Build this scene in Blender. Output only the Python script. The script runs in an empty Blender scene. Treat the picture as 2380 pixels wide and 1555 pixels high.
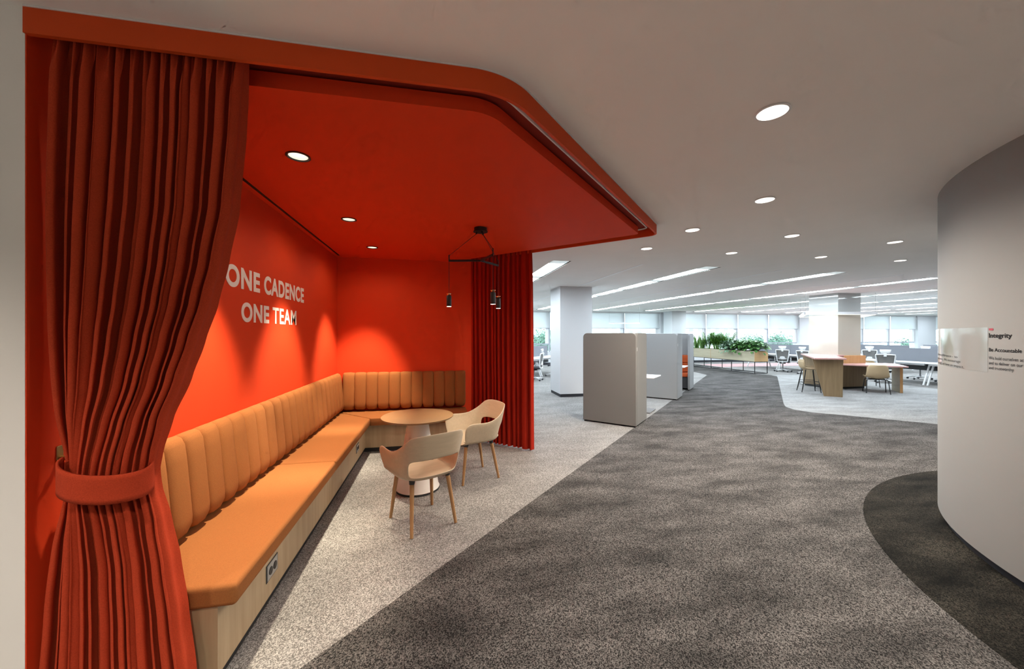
import bpy, math, random
from mathutils import Vector, Matrix
random.seed(7)
scn = bpy.context.scene
COL = scn.collection
PI = math.pi
R = math.radians

# ------------------------------------------------------------------ camera
FPX = 870.0
YAW = math.atan(171 / FPX)
HC = 1.55
cam_d = bpy.data.cameras.new('camera'); cam = bpy.data.objects.new('camera', cam_d); COL.objects.link(cam)
cam.location = (0, 0, HC); cam.rotation_euler = (PI / 2, 0, -YAW)
cam_d.sensor_width = 36; cam_d.lens = 36 * FPX / 2380
cam_d.clip_start = 0.05; cam_d.clip_end = 400
scn.camera = cam

# ------------------------------------------------------------------ world, exposure
w = bpy.data.worlds.new('overcast_sky'); scn.world = w; w.use_nodes = True
bg = w.node_tree.nodes['Background']
bg.inputs[0].default_value = (0.88, 0.95, 1.0, 1); bg.inputs[1].default_value = 4.6
vs = scn.view_settings
vs.view_transform = 'Standard'; vs.look = 'None'; vs.exposure = 0.15; vs.gamma = 1.0; vs.use_curve_mapping = False
cy = scn.cycles
cy.max_bounces = 5; cy.diffuse_bounces = 4; cy.glossy_bounces = 2; cy.transmission_bounces = 4; cy.transparent_max_bounces = 8
cy.caustics_reflective = False; cy.caustics_refractive = False
cy.sample_clamp_indirect = 6.0
cy.use_adaptive_sampling = True; cy.adaptive_threshold = 0.10; cy.adaptive_min_samples = 12

P_SPILL = 9     # wide stray light of the same lamps
P_RED = 335      # watts of a downlight in the lounge
P_PEND = 22
P_BACK_FILL = 135  # each unseen downlight added behind the camera as fill
P_DOWN = 135      # downlight in the white ceiling
E_TUBE = 34.0    # office ceiling lamps
WARM = (1.0, 0.86, 0.64); NEUT = (1.0, 0.89, 0.76)

H = 2.745        # ceiling height
HR = 2.645       # underside of the red canopy

# ------------------------------------------------------------------ materials
def mat(name, color, rough=0.6, metal=0.0, spec=0.5, var=0.0, vscale=8.0, vstretch=(1, 1, 1), bump=0.0, bscale=200.0, coat=0.0, sheen=0.0, emit=None, estr=0.0):
    m = bpy.data.materials.new(name); m.use_nodes = True
    nt = m.node_tree; b = nt.nodes['Principled BSDF']
    b.inputs['Base Color'].default_value = (*color, 1); b.inputs['Roughness'].default_value = rough
    b.inputs['Metallic'].default_value = metal; b.inputs['Specular IOR Level'].default_value = spec
    b.inputs['Coat Weight'].default_value = coat
    if sheen: b.inputs['Sheen Weight'].default_value = sheen
    if emit:
        b.inputs['Emission Color'].default_value = (*emit, 1); b.inputs['Emission Strength'].default_value = estr
    if var or bump:
        tc = nt.nodes.new('ShaderNodeTexCoord'); mp = nt.nodes.new('ShaderNodeMapping')
        mp.inputs['Scale'].default_value = vstretch
        nt.links.new(tc.outputs['Object'], mp.inputs['Vector'])
    if var:
        n = nt.nodes.new('ShaderNodeTexNoise'); n.inputs['Scale'].default_value = vscale; n.inputs['Detail'].default_value = 3
        nt.links.new(mp.outputs[0], n.inputs['Vector'])
        r = nt.nodes.new('ShaderNodeMapRange'); r.inputs[1].default_value = 0.3; r.inputs[2].default_value = 0.7
        r.inputs[3].default_value = 1 - var; r.inputs[4].default_value = 1 + var
        nt.links.new(n.outputs['Fac'], r.inputs[0])
        mx = nt.nodes.new('ShaderNodeVectorMath'); mx.operation = 'SCALE'; mx.inputs[0].default_value = color
        nt.links.new(r.outputs[0], mx.inputs['Scale']); nt.links.new(mx.outputs[0], b.inputs['Base Color'])
    if bump:
        n2 = nt.nodes.new('ShaderNodeTexNoise'); n2.inputs['Scale'].default_value = bscale
        nt.links.new(tc.outputs['Object'], n2.inputs['Vector'])
        bp = nt.nodes.new('ShaderNodeBump'); bp.inputs['Strength'].default_value = bump; bp.inputs['Distance'].default_value = 0.002
        nt.links.new(n2.outputs['Fac'], bp.inputs['Height']); nt.links.new(bp.outputs[0], b.inputs['Normal'])
    return m

def carpet(name, dark, light, blotch=0.35, plank=False):
    m = bpy.data.materials.new(name); m.use_nodes = True
    nt = m.node_tree; b = nt.nodes['Principled BSDF']; N = nt.nodes.new; L = nt.links.new
    b.inputs['Roughness'].default_value = 0.95; b.inputs['Specular IOR Level'].default_value = 0.1
    tc = N('ShaderNodeTexCoord')
    sp = N('ShaderNodeTexVoronoi'); sp.voronoi_dimensions = '2D'; sp.inputs['Scale'].default_value = 205
    L(tc.outputs['Object'], sp.inputs['Vector'])
    mp = N('ShaderNodeMapping'); mp.inputs['Scale'].default_value = (1.0, 2.4, 1); mp.inputs['Rotation'].default_value = (0, 0, R(-12))
    L(tc.outputs['Object'], mp.inputs['Vector'])
    bl = N('ShaderNodeTexNoise'); bl.inputs['Scale'].default_value = 1.6; bl.inputs['Detail'].default_value = 4; bl.inputs['Roughness'].default_value = 0.55
    L(mp.outputs[0], bl.inputs['Vector'])
    r1 = N('ShaderNodeMapRange'); r1.inputs[1].default_value = 0.27; r1.inputs[2].default_value = 0.85; L(sp.outputs['Color'], r1.inputs[0])
    r2 = N('ShaderNodeMapRange'); r2.inputs[1].default_value = 0.32; r2.inputs[2].default_value = 0.68
    r2.inputs[3].default_value = 1 - blotch; r2.inputs[4].default_value = 1 + blotch; L(bl.outputs['Fac'], r2.inputs[0])
    mix = N('ShaderNodeMix'); mix.data_type = 'RGBA'
    mix.inputs['A'].default_value = (*dark, 1); mix.inputs['B'].default_value = (*light, 1); L(r1.outputs[0], mix.inputs['Factor'])
    sc = N('ShaderNodeVectorMath'); sc.operation = 'SCALE'; L(mix.outputs['Result'], sc.inputs[0])
    if plank:
        br = N('ShaderNodeTexBrick'); br.inputs['Scale'].default_value = 1.0; br.inputs['Brick Width'].default_value = 1.0; br.inputs['Row Height'].default_value = 0.33
        br.inputs['Mortar Size'].default_value = 0.0; br.inputs['Color1'].default_value = (0.8, 0.8, 0.8, 1); br.inputs['Color2'].default_value = (1.25, 1.25, 1.25, 1)
        m3 = N('ShaderNodeMapping'); m3.inputs['Rotation'].default_value = (0, 0, R(38)); L(tc.outputs['Object'], m3.inputs['Vector']); L(m3.outputs[0], br.inputs['Vector'])
        mm = N('ShaderNodeMath'); mm.operation = 'MULTIPLY'; L(r2.outputs[0], mm.inputs[0]); L(br.outputs['Color'], mm.inputs[1]); L(mm.outputs[0], sc.inputs['Scale'])
    else:
        L(r2.outputs[0], sc.inputs['Scale'])
    L(sc.outputs[0], b.inputs['Base Color'])
    return m

def wood(name, c1, c2, axis='Z', scale=18):
    m = bpy.data.materials.new(name); m.use_nodes = True
    nt = m.node_tree; b = nt.nodes['Principled BSDF']; N = nt.nodes.new; L = nt.links.new
    b.inputs['Roughness'].default_value = 0.5
    tc = N('ShaderNodeTexCoord'); mp = N('ShaderNodeMapping')
    st = {'X': (0.08, 1, 1), 'Y': (1, 0.08, 1), 'Z': (1, 1, 0.06)}[axis]
    mp.inputs['Scale'].default_value = st
    L(tc.outputs['Object'], mp.inputs['Vector'])
    n = N('ShaderNodeTexNoise'); n.inputs['Scale'].default_value = scale; n.inputs['Detail'].default_value = 6; n.inputs['Roughness'].default_value = 0.65
    L(mp.outputs[0], n.inputs['Vector'])
    r = N('ShaderNodeMapRange'); r.inputs[1].default_value = 0.3; r.inputs[2].default_value = 0.7; L(n.outputs['Fac'], r.inputs[0])
    mix = N('ShaderNodeMix'); mix.data_type = 'RGBA'; mix.inputs['A'].default_value = (*c1, 1); mix.inputs['B'].default_value = (*c2, 1)
    L(r.outputs[0], mix.inputs['Factor']); L(mix.outputs['Result'], b.inputs['Base Color'])
    return m

def emis(name, color, strength, sample=True):
    m = bpy.data.materials.new(name); m.use_nodes = True; nt = m.node_tree
    nt.nodes.remove(nt.nodes['Principled BSDF'])
    e = nt.nodes.new('ShaderNodeEmission'); e.inputs[0].default_value = (*color, 1); e.inputs[1].default_value = strength
    nt.links.new(e.outputs[0], nt.nodes['Material Output'].inputs[0])
    if not sample: m.cycles.emission_sampling = 'NONE'
    return m

def translucent(name, color, fac=0.5):
    m = bpy.data.materials.new(name); m.use_nodes = True; nt = m.node_tree
    nt.nodes.remove(nt.nodes['Principled BSDF'])
    d = nt.nodes.new('ShaderNodeBsdfDiffuse'); t = nt.nodes.new('ShaderNodeBsdfTranslucent'); x = nt.nodes.new('ShaderNodeMixShader')
    d.inputs[0].default_value = (*color, 1); t.inputs[0].default_value = (*color, 1); x.inputs[0].default_value = fac
    nt.links.new(d.outputs[0], x.inputs[1]); nt.links.new(t.outputs[0], x.inputs[2]); nt.links.new(x.outputs[0], nt.nodes['Material Output'].inputs[0]); return m

def glass(name):
    m = bpy.data.materials.new(name); m.use_nodes = True; nt = m.node_tree
    nt.nodes.remove(nt.nodes['Principled BSDF'])
    t = nt.nodes.new('ShaderNodeBsdfTransparent'); g = nt.nodes.new('ShaderNodeBsdfGlossy'); x = nt.nodes.new('ShaderNodeMixShader')
    t.inputs[0].default_value = (0.9, 0.97, 0.98, 1); g.inputs['Roughness'].default_value = 0.02; x.inputs[0].default_value = 0.06
    nt.links.new(t.outputs[0], x.inputs[1]); nt.links.new(g.outputs[0], x.inputs[2])
    nt.links.new(x.outputs[0], nt.nodes['Material Output'].inputs[0]); return m

M = {}
M['ceil'] = mat('ceiling_paint', (0.86, 0.845, 0.82), 0.9, var=0.015, vscale=2.0)
M['white'] = mat('white_paint', (0.78, 0.77, 0.75), 0.85)
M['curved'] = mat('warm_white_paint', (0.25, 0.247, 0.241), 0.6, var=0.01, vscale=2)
M['cool'] = mat('cool_white_paint', (0.62, 0.64, 0.66), 0.8)
M['red'] = mat('red_orange_paint', (0.67, 0.052, 0.011), 0.75, spec=0.2, bump=0.15, bscale=300)
M['fascia'] = mat('red_orange_satin', (0.60, 0.066, 0.010), 0.6, spec=0.25)
M['groove'] = mat('deep_red_paint', (0.35, 0.022, 0.006), 0.85)  # darker red than the canopy panel, for the groove top
M['black'] = mat('black_metal', (0.012, 0.012, 0.013), 0.5)
M['dark'] = mat('dark_plastic', (0.03, 0.032, 0.036), 0.5)
M['navy'] = mat('dark_skirting', (0.015, 0.016, 0.022), 0.6)
M['curtain'] = mat('rust_red_wool', (0.44, 0.050, 0.019), 0.95, spec=0.1, var=0.12, vscale=260, bump=0.25, bscale=700)
M['curtain2'] = mat('deep_red_wool', (0.38, 0.022, 0.010), 0.95, spec=0.1, var=0.12, vscale=260, bump=0.25, bscale=700)
M['fabric'] = mat('orange_tan_wool', (0.305, 0.112, 0.034), 0.9, var=0.10, vscale=240, spec=0.15, bump=0.3, bscale=600)
M['oak'] = wood('pale_oak', (0.36, 0.25, 0.145), (0.46, 0.34, 0.21), 'Z')
M['oakY'] = wood('pale_oak_long', (0.33, 0.29, 0.195), (0.41, 0.365, 0.255), 'Y', 14)
M['oakend'] = wood('warm_oak', (0.40, 0.24, 0.105), (0.47, 0.30, 0.14), 'X', 10)
M['walnut'] = wood('brown_oak', (0.20, 0.135, 0.070), (0.28, 0.20, 0.11), 'Z', 22)
M['amber'] = wood('amber_oak', (0.50, 0.26, 0.10), (0.60, 0.34, 0.14), 'Z', 22)
M['legwood'] = wood('beech_leg', (0.33, 0.17, 0.07), (0.44, 0.25, 0.11), 'Z', 25)
M['ply'] = mat('pale_plywood_shell', (0.52, 0.42, 0.30), 0.45, var=0.05, vscale=6, vstretch=(1, 8, 8))
M['tabletop'] = mat('sand_laminate', (0.30, 0.175, 0.080), 0.5, var=0.08, vscale=150)
M['whiteplastic'] = mat('white_plastic', (0.74, 0.75, 0.76), 0.4)
M['cone'] = mat('white_lacquer', (0.74, 0.69, 0.65), 0.55)
M['lettering'] = mat('white_vinyl', (0.86, 0.84, 0.82), 0.6)
M['ink'] = mat('black_vinyl', (0.012, 0.012, 0.015), 0.8, spec=0.1)
M['inkgrey'] = mat('grey_vinyl', (0.05, 0.05, 0.055), 0.8, spec=0.1)
M['inkred'] = mat('crimson_vinyl', (0.35, 0.01, 0.03), 0.5)
M['vinyl'] = mat('glossy_clear_vinyl', (0.27, 0.267, 0.26), 0.10, spec=0.5)
M['copper'] = mat('copper', (0.85, 0.42, 0.24), 0.25, metal=1.0)
M['brass'] = mat('aged_brass', (0.35, 0.24, 0.10), 0.35, metal=1.0)
M['reflector'] = mat('white_reflector', (0.85, 0.85, 0.84), 0.35)
M['steel'] = mat('grey_steel', (0.30, 0.30, 0.31), 0.4, metal=0.6)
M['plate'] = mat('grey_socket_plate', (0.34, 0.33, 0.32), 0.5)
M['lampwarm'] = emis('warm_lamp_glow', (1, 0.85, 0.66), 14, False)
M['lampneut'] = emis('neutral_lamp_glow', (1, 0.90, 0.78), 12, False)
M['tube'] = emis('cool_lamp_glow', (0.79, 0.91, 1.0), E_TUBE)
M['ringglow'] = emis('soft_lamp_glow', (1.0, 0.90, 0.74), 3.2)
M['frost'] = mat('frosted_lamp_cover', (0.75, 0.82, 0.82), 0.4, emit=(0.80, 0.95, 0.97), estr=0.38)  # blank panels between the lamps, no source themselves; glow added to brighten them
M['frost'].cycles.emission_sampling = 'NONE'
M['slotline'] = mat('white_slot_diffuser', (0.92, 0.93, 0.95), 0.4)
M['greyfelt'] = mat('grey_felt', (0.180, 0.176, 0.168), 0.95, var=0.08, vscale=180)  # booth felt darkened for the side turned away from the windows
M['greyfelt2'] = mat('cool_grey_felt', (0.27, 0.275, 0.28), 0.95, var=0.08, vscale=180)  # same felt, lighter and cooler, office light put into the colour
M['rust'] = mat('rust_upholstery', (0.50, 0.09, 0.02), 0.9, var=0.08, vscale=150)
M['charcoal'] = mat('charcoal_upholstery', (0.04, 0.04, 0.045), 0.9)
M['screen'] = mat('slate_felt_screen', (0.185, 0.195, 0.22), 0.95, var=0.06, vscale=120)
M['mesh'] = mat('grey_mesh', (0.17, 0.165, 0.16), 0.8, var=0.15, vscale=250)
M['pink'] = mat('pink_laminate', (0.60, 0.34, 0.32), 0.25)
M['beigeglass'] = mat('cream_back_painted_glass', (0.52, 0.48, 0.41), 0.08, spec=0.6)
M['greyglass'] = mat('grey_back_painted_glass', (0.46, 0.48, 0.47), 0.06, spec=0.6)
M['tan'] = mat('tan_shell', (0.46, 0.34, 0.20), 0.6)
M['soil'] = mat('soil', (0.05, 0.04, 0.03), 0.95)
M['leaf1'] = mat('snake_leaf', (0.11, 0.22, 0.05), 0.45, var=0.4, vscale=30, vstretch=(1, 1, 3))
M['leaf2'] = mat('palm_leaf', (0.12, 0.30, 0.035), 0.45, var=0.4, vscale=12)
M['leaf3'] = mat('broad_leaf', (0.085, 0.21, 0.055), 0.35, var=0.45, vscale=14)
M['leaf4'] = mat('silver_leaf', (0.17, 0.28, 0.18), 0.35, var=0.35, vscale=14)
M['treeleaf'] = mat('tree_leaf', (0.17, 0.29, 0.22), 0.7, var=0.4, vscale=2)  # haze and overexposure put into the pale bluish green
M['bark'] = mat('bark', (0.12, 0.09, 0.07), 0.9)
M['render'] = mat('pale_render', (0.80, 0.80, 0.78), 0.9)
M['paneblue'] = mat('blue_grey_pane', (0.40, 0.45, 0.47), 0.3)
M['lawn'] = mat('grey_green_ground', (0.25, 0.30, 0.24), 0.95)
M['blind'] = translucent('blind_cloth', (0.80, 0.82, 0.835), 0.47)
M['glass'] = glass('window_glass')
M['alu'] = mat('blue_grey_aluminium', (0.34, 0.37, 0.42), 0.5)
M['c_light'] = carpet('light_grey_carpet', (0.115, 0.110, 0.107), (0.385, 0.374, 0.362), 0.14)
M['c_dark'] = carpet('dark_grey_carpet', (0.016, 0.015, 0.015), (0.155, 0.146, 0.140), 0.46)
M['c_edge'] = carpet('charcoal_carpet', (0.0035, 0.0033, 0.0027), (0.031, 0.0275, 0.022), 0.75, plank=True)
M['c_island'] = carpet('silver_carpet', (0.16, 0.16, 0.16), (0.43, 0.425, 0.42), 0.18)
M['c_pink'] = carpet('pink_carpet', (0.40, 0.24, 0.24), (0.60, 0.40, 0.40), 0.1)

# ------------------------------------------------------------------ mesh helpers
class MB:
    def __init__(s): s.v = []; s.f = []
    def add(s, vs_, fs):
        o = len(s.v); s.v += [tuple(p) for p in vs_]; s.f += [tuple(i + o for i in f) for f in fs]; return s
    def box(s, x0, y0, z0, x1, y1, z1):
        return s.add([(x0, y0, z0), (x1, y0, z0), (x1, y1, z0), (x0, y1, z0), (x0, y0, z1), (x1, y0, z1), (x1, y1, z1), (x0, y1, z1)],
                     [(0, 3, 2, 1), (4, 5, 6, 7), (0, 1, 5, 4), (1, 2, 6, 5), (2, 3, 7, 6), (3, 0, 4, 7)])
    def prism(s, poly, z0, z1):
        n = len(poly)
        a = sum(poly[i][0] * poly[(i + 1) % n][1] - poly[(i + 1) % n][0] * poly[i][1] for i in range(n))
        if a < 0: poly = poly[::-1]
        vs_ = [(x, y, z0) for x, y in poly] + [(x, y, z1) for x, y in poly]
        fs = [tuple(range(n - 1, -1, -1)), tuple(range(n, 2 * n))]
        fs += [(i, (i + 1) % n, n + (i + 1) % n, n + i) for i in range(n)]
        return s.add(vs_, fs)
    def lathe(s, prof, n=24, c=(0, 0, 0), caps=True):
        vs_ = []; fs = []
        for r, z in prof:
            for k in range(n):
                a = 2 * PI * k / n; vs_.append((c[0] + r * math.cos(a), c[1] + r * math.sin(a), c[2] + z))
        for j in range(len(prof) - 1):
            for k in range(n):
                fs.append((j * n + k, j * n + (k + 1) % n, (j + 1) * n + (k + 1) % n, (j + 1) * n + k))
        if caps:
            fs.append(tuple(range(n - 1, -1, -1))); fs.append(tuple((len(prof) - 1) * n + k for k in range(n)))
        return s.add(vs_, fs)
    def tube(s, pts, r, n=8, closed=False, caps=True):
        pts = [Vector(p) for p in pts]; m = len(pts); rs = r if isinstance(r, (list, tuple)) else [r] * m
        vs_ = []; fs = []; up = None
        for i, p in enumerate(pts):
            if closed: d = pts[(i + 1) % m] - pts[i - 1]
            else: d = pts[min(i + 1, m - 1)] - pts[max(i - 1, 0)]
            d.normalize()
            if up is None:
                up = Vector((0, 0, 1)) if abs(d.z) < 0.9 else Vector((1, 0, 0))
            a = d.cross(up).normalized(); b = a.cross(d).normalized(); up = b
            for k in range(n):
                t = 2 * PI * k / n; vs_.append(p + (a * math.cos(t) + b * math.sin(t)) * rs[i])
        for i in range(m if closed else m - 1):
            for k in range(n):
                j = (i + 1) % m
                fs.append((i * n + k, i * n + (k + 1) % n, j * n + (k + 1) % n, j * n + k))
        if caps and not closed:
            fs.append(tuple(range(n - 1, -1, -1))); fs.append(tuple((m - 1) * n + k for k in range(n)))
        return s.add(vs_, fs)
    def bar(s, p0, p1, wd, ht):   # rectangular bar between two points
        p0 = Vector(p0); p1 = Vector(p1); d = (p1 - p0).normalized()
        up = Vector((0, 0, 1)) if abs(d.z) < 0.95 else Vector((0, 1, 0))
        a = d.cross(up).normalized() * wd / 2; b = a.cross(d).normalized() * ht / 2
        q = []
        for p in (p0, p1): q += [p - a - b, p + a - b, p + a + b, p - a + b]
        return s.add(q, [(0, 1, 2, 3), (7, 6, 5, 4), (0, 4, 5, 1), (1, 5, 6, 2), (2, 6, 7, 3), (3, 7, 4, 0)])
    def grid(s, fn, nu, nv, skip=None, closeu=False):
        vs_ = [fn(i / nu, j / nv) for j in range(nv + 1) for i in range(nu + 1)]
        fs = []
        for j in range(nv):
            for i in range(nu):
                if skip and skip(i, j): continue
                a = j * (nu + 1) + i; fs.append((a, a + 1, a + nu + 2, a + nu + 1))
        return s.add(vs_, fs)
    def xf(s, mtx): s.v = [tuple(mtx @ Vector(p)) for p in s.v]; return s
    def mesh(s, name, smooth=None, merge=False):
        me = bpy.data.meshes.new(name); me.from_pydata(s.v, [], s.f)
        import bmesh
        b = bmesh.new(); b.from_mesh(me)
        if merge: bmesh.ops.remove_doubles(b, verts=b.verts, dist=1e-4)
        bmesh.ops.recalc_face_normals(b, faces=b.faces); b.to_mesh(me); b.free()
        if smooth is not None:
            for p in me.polygons: p.use_smooth = True
            if smooth < 179: me.set_sharp_from_angle(angle=R(smooth))
        return me
    def build(s, name, m, parent=None, smooth=None, bevel=0, bseg=2, sub=0, solid=0, merge=False, soff=0.0):
        me = s.mesh(name, smooth, merge); me.materials.append(M[m] if isinstance(m, str) else m)
        return obj(name, me, parent, bevel, bseg, sub, solid, soff)

def obj(name, me, parent=None, bevel=0, bseg=2, sub=0, solid=0, soff=0.0):
    o = bpy.data.objects.new(name, me); COL.objects.link(o)
    if parent: o.parent = parent
    if solid:
        q = o.modifiers.new('solid', 'SOLIDIFY'); q.thickness = solid; q.offset = soff
    if bevel:
        q = o.modifiers.new('bevel', 'BEVEL'); q.width = bevel; q.segments = bseg; q.limit_method = 'ANGLE'; q.harden_normals = False
        for p in me.polygons: p.use_smooth = True
        me.set_sharp_from_angle(angle=R(50))
    if sub:
        q = o.modifiers.new('sub', 'SUBSURF'); q.levels = sub; q.render_levels = sub
    return o

def tag(o, label, cat=None, group=None, kind=None):
    o['label'] = label
    if cat: o['category'] = cat
    if group: o['group'] = group
    if kind: o['kind'] = kind
    return o
def thing(name, label, cat, loc=(0, 0, 0), rz=0, group=None, kind=None):
    o = bpy.data.objects.new(name, None); COL.objects.link(o); o.empty_display_size = 0.1
    o.location = loc; o.rotation_euler = (0, 0, rz)
    return tag(o, label, cat, group, kind)
def struct(name, mb, m, label, cat='structure', smooth=None, **k):
    return tag(mb.build(name, m, None, smooth, **k), label, cat, kind='structure')
def copy_tree(o, parent=None):
    c = o.copy(); COL.objects.link(c); c.parent = parent
    for ch in list(o.children): copy_tree(ch, c)
    return c
def dup(o, label, loc, rz=0, group=None):
    c = copy_tree(o); c.location = loc; c.rotation_euler = (0, 0, rz); c['label'] = label
    if group: c['group'] = group
    return c
def lamp(name, kind, loc, power, color, parent, radius=0.03, angle=120, blend=0.6, rot=(0, 0, 0)):
    d = bpy.data.lights.new(name, kind); d.energy = power; d.color = color
    if kind == 'SPOT': d.spot_size = R(angle); d.spot_blend = blend
    d.shadow_soft_size = radius
    o = bpy.data.objects.new(name, d); COL.objects.link(o); o.location = loc; o.rotation_euler = rot; o.parent = parent
    return o
def flat_with_holes(name, outer, holes, z, th):   # solid plate with holes, by a filled 2D curve
    cu = bpy.data.curves.new(name, 'CURVE'); cu.dimensions = '2D'; cu.fill_mode = 'BOTH'; cu.extrude = th / 2
    for poly in [outer] + holes:
        sp = cu.splines.new('POLY'); sp.points.add(len(poly) - 1); sp.use_cyclic_u = True
        for i, (x, y) in enumerate(poly): sp.points[i].co = (x, y, 0, 1)
    t = bpy.data.objects.new(name, cu); COL.objects.link(t)
    dg = bpy.context.evaluated_depsgraph_get(); me = bpy.data.meshes.new_from_object(t.evaluated_get(dg))
    bpy.data.objects.remove(t); bpy.data.curves.remove(cu)
    for v in me.vertices: v.co.z += z + th / 2
    me.name = name; return me
def circle(x, y, r, n=32): return [(x + r * math.cos(2 * PI * k / n), y + r * math.sin(2 * PI * k / n)) for k in range(n)]
def rect(x0, y0, x1, y1): return [(x0, y0), (x1, y0), (x1, y1), (x0, y1)]
def round_poly(pts, rads, n=10):   # polygon with rounded corners
    out = []; m = len(pts)
    for i, p in enumerate(pts):
        p = Vector(p); a = Vector(pts[i - 1]); b = Vector(pts[(i + 1) % m]); r = rads[i]
        if r <= 0: out.append(tuple(p)); continue
        da = (a - p).normalized(); db = (b - p).normalized(); ang = da.angle(db)
        t = r / math.tan(ang / 2); p0 = p + da * t; p1 = p + db * t
        c = p + (da + db).normalized() * (r / math.sin(ang / 2))
        a0 = math.atan2(p0.y - c.y, p0.x - c.x); a1 = math.atan2(p1.y - c.y, p1.x - c.x)
        d = (a1 - a0 + PI) % (2 * PI) - PI
        for k in range(n + 1):
            q = a0 + d * k / n; out.append((c.x + r * math.cos(q), c.y + r * math.sin(q)))
    return out
def text_mesh(txt, size=1.0, offset=0.0, extrude=0.004, spacing=1.0):
    cu = bpy.data.curves.new('t', 'FONT'); cu.body = txt; cu.size = size; cu.offset = offset; cu.extrude = extrude; cu.space_character = spacing
    t = bpy.data.objects.new('t', cu); COL.objects.link(t)
    dg = bpy.context.evaluated_depsgraph_get(); me = bpy.data.meshes.new_from_object(t.evaluated_get(dg))
    bpy.data.objects.remove(t); bpy.data.curves.remove(cu)
    return me

# ================================================================== SETTING
X0, X1, Y0, Y1 = -4.0, 33.0, -4.5, 18.4
struct('floor', MB().box(X0, Y0, -0.08, X1, Y1, 0), 'c_light', 'light grey speckled carpet floor', 'floor')
walk = [(10.1, 12.62), (10.36, 13.6), (9.9, 15.0), (9.6, 17.4), (12.22, 17.4), (12.22, 12.5), (12.42, 12.1), (12.3, 11.72)]
walk += [(12.05, 11.45), (7.55, 7.02), (7.28, 6.72), (7.19, 6.45), (7.27, 6.15), (7.6, 5.85), (8.4, 4.98), (13.0, 0.3), (13.0, -0.2), (0.6, -0.2), (-2.72, -0.2)]  # stops short behind the camera so unseen pale carpet bounces more light
struct('floor_walkway', MB().prism(walk, 0.0, 0.003), 'c_dark', 'dark grey brown carpet walkway running diagonally across the floor', 'floor')
isl = [(12.43, 12.1), (12.31, 11.72), (12.06, 11.45), (7.56, 7.02), (7.29, 6.72), (7.20, 6.45), (7.28, 6.15), (7.61, 5.85), (8.41, 4.98), (13.0, 0.31), (13.9, 3.0), (13.9, 12.1)]
struct('floor_island', MB().prism(isl, 0.0, 0.0028), 'c_island', 'pale silver carpet area around the pillar table', 'floor')
struct('floor_pink_strip', MB().prism(rect(13.3, 15.6, 24, 17.2), 0.0, 0.0028), 'c_pink', 'pink carpet strip by the far windows', 'floor')
CW = (5.55, 0.42); RW = 2.43
bord = [(5.485 + 3.04 * math.cos(R(a)), 0.2 + 3.04 * math.sin(R(a))) for a in range(60, 241, 3)] + [(5.5, 0.2)]
struct('floor_border', MB().prism(bord, 0.0, 0.0045), 'c_edge', 'charcoal carpet border curving around the white wall', 'floor')

# main ceiling with holes for lamps and slots
DOWN = [((1.757, 1.70), 'recessed downlight nearest the camera, alone in the white ceiling'),
        ((2.835, 2.82), 'recessed downlight right of the red canopy diagonal edge, second nearest the camera'),
        ((2.84, 3.79), 'recessed downlight nearest the pointed tip of the red canopy, higher of two there'),
        ((4.185, 3.78), 'recessed downlight left of the pair nearest the curved wall, in the higher row'),
        ((2.83, 4.73), 'recessed downlight just below the pointed tip of the red canopy'),
        ((4.20, 4.75), 'recessed downlight second from the red canopy in the farthest row'),
        ((5.77, 4.73), 'recessed downlight third from the red canopy in the farthest row'),
        ((5.77, 3.78), 'recessed downlight beside the curved wall, in the higher row'),
        ((7.30, 4.71), 'recessed downlight beside the curved wall, in the farthest row')]
BACK_FILL = [(-0.3, -0.2), (1.0, -0.9), (-2.3, 0.3), (-1.4, -1.4), (-0.2, -2.4), (1.8, -2.6), (-2.8, -2.6), (0.9, -3.6)]  # fill downlights added out of view, behind the camera
SLX = [1.97 + 2.8 * k for k in range(11)]
DIFX = [3.40 + 2.83 * k for k in range(10)]
holes = [circle(*p, 0.075) for p, _ in DOWN] + [circle(*p, 0.075) for p in BACK_FILL]
LAMPS_ = [(6.0 + 1.65 * k) for k in range(7)]
for x in SLX: holes.append(rect(x - 0.155, 5.8, x + 0.155, 17.6))
OUT = [(-1.48, 1.675), (0.313, 1.67), (2.38, 3.74), (0.44, 5.68), (-1.60, 5.68), (-1.60, 1.675)]
cme = flat_with_holes('ceiling', rect(X0, Y0, X1, Y1), holes, H, 0.03); cme.materials.append(M['ceil'])
tag(obj('ceiling', cme), 'smooth white painted ceiling', 'ceiling', kind='structure')

# walls
struct('wall_left', MB().box(X0, 1.68, 0, -1.478, 1.90, H), 'white', 'pale grey wall edge at the left of the picture', 'wall')
struct('wall_lounge', MB().box(-1.62, 1.901, 0, -1.474, 2.05, H).box(-1.62, 2.05, 0, -1.41, 5.68, H).box(-1.4779, 1.681, 0, -1.474, 1.90, H), 'red', 'red orange lounge wall carrying white lettering', 'wall')
struct('wall_lounge_end', MB().box(-1.62, 5.68, 0, 0.60, 5.82, H), 'red', 'red orange end wall of the lounge beside the deep red curtain', 'wall')
struct('wall_back', MB().box(X0, Y0 - 0.1, 0, X1, Y0, H), 'white', 'white wall behind the viewpoint', 'wall')
struct('wall_side', MB().box(X0 - 0.1, Y0, 0, X0, Y1, H), 'white', 'white side wall of the office', 'wall')
struct('wall_right', MB().box(X1, Y0, 0, X1 + 0.1, Y1, H), 'cool', 'white wall at the right end of the office', 'wall')
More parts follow.
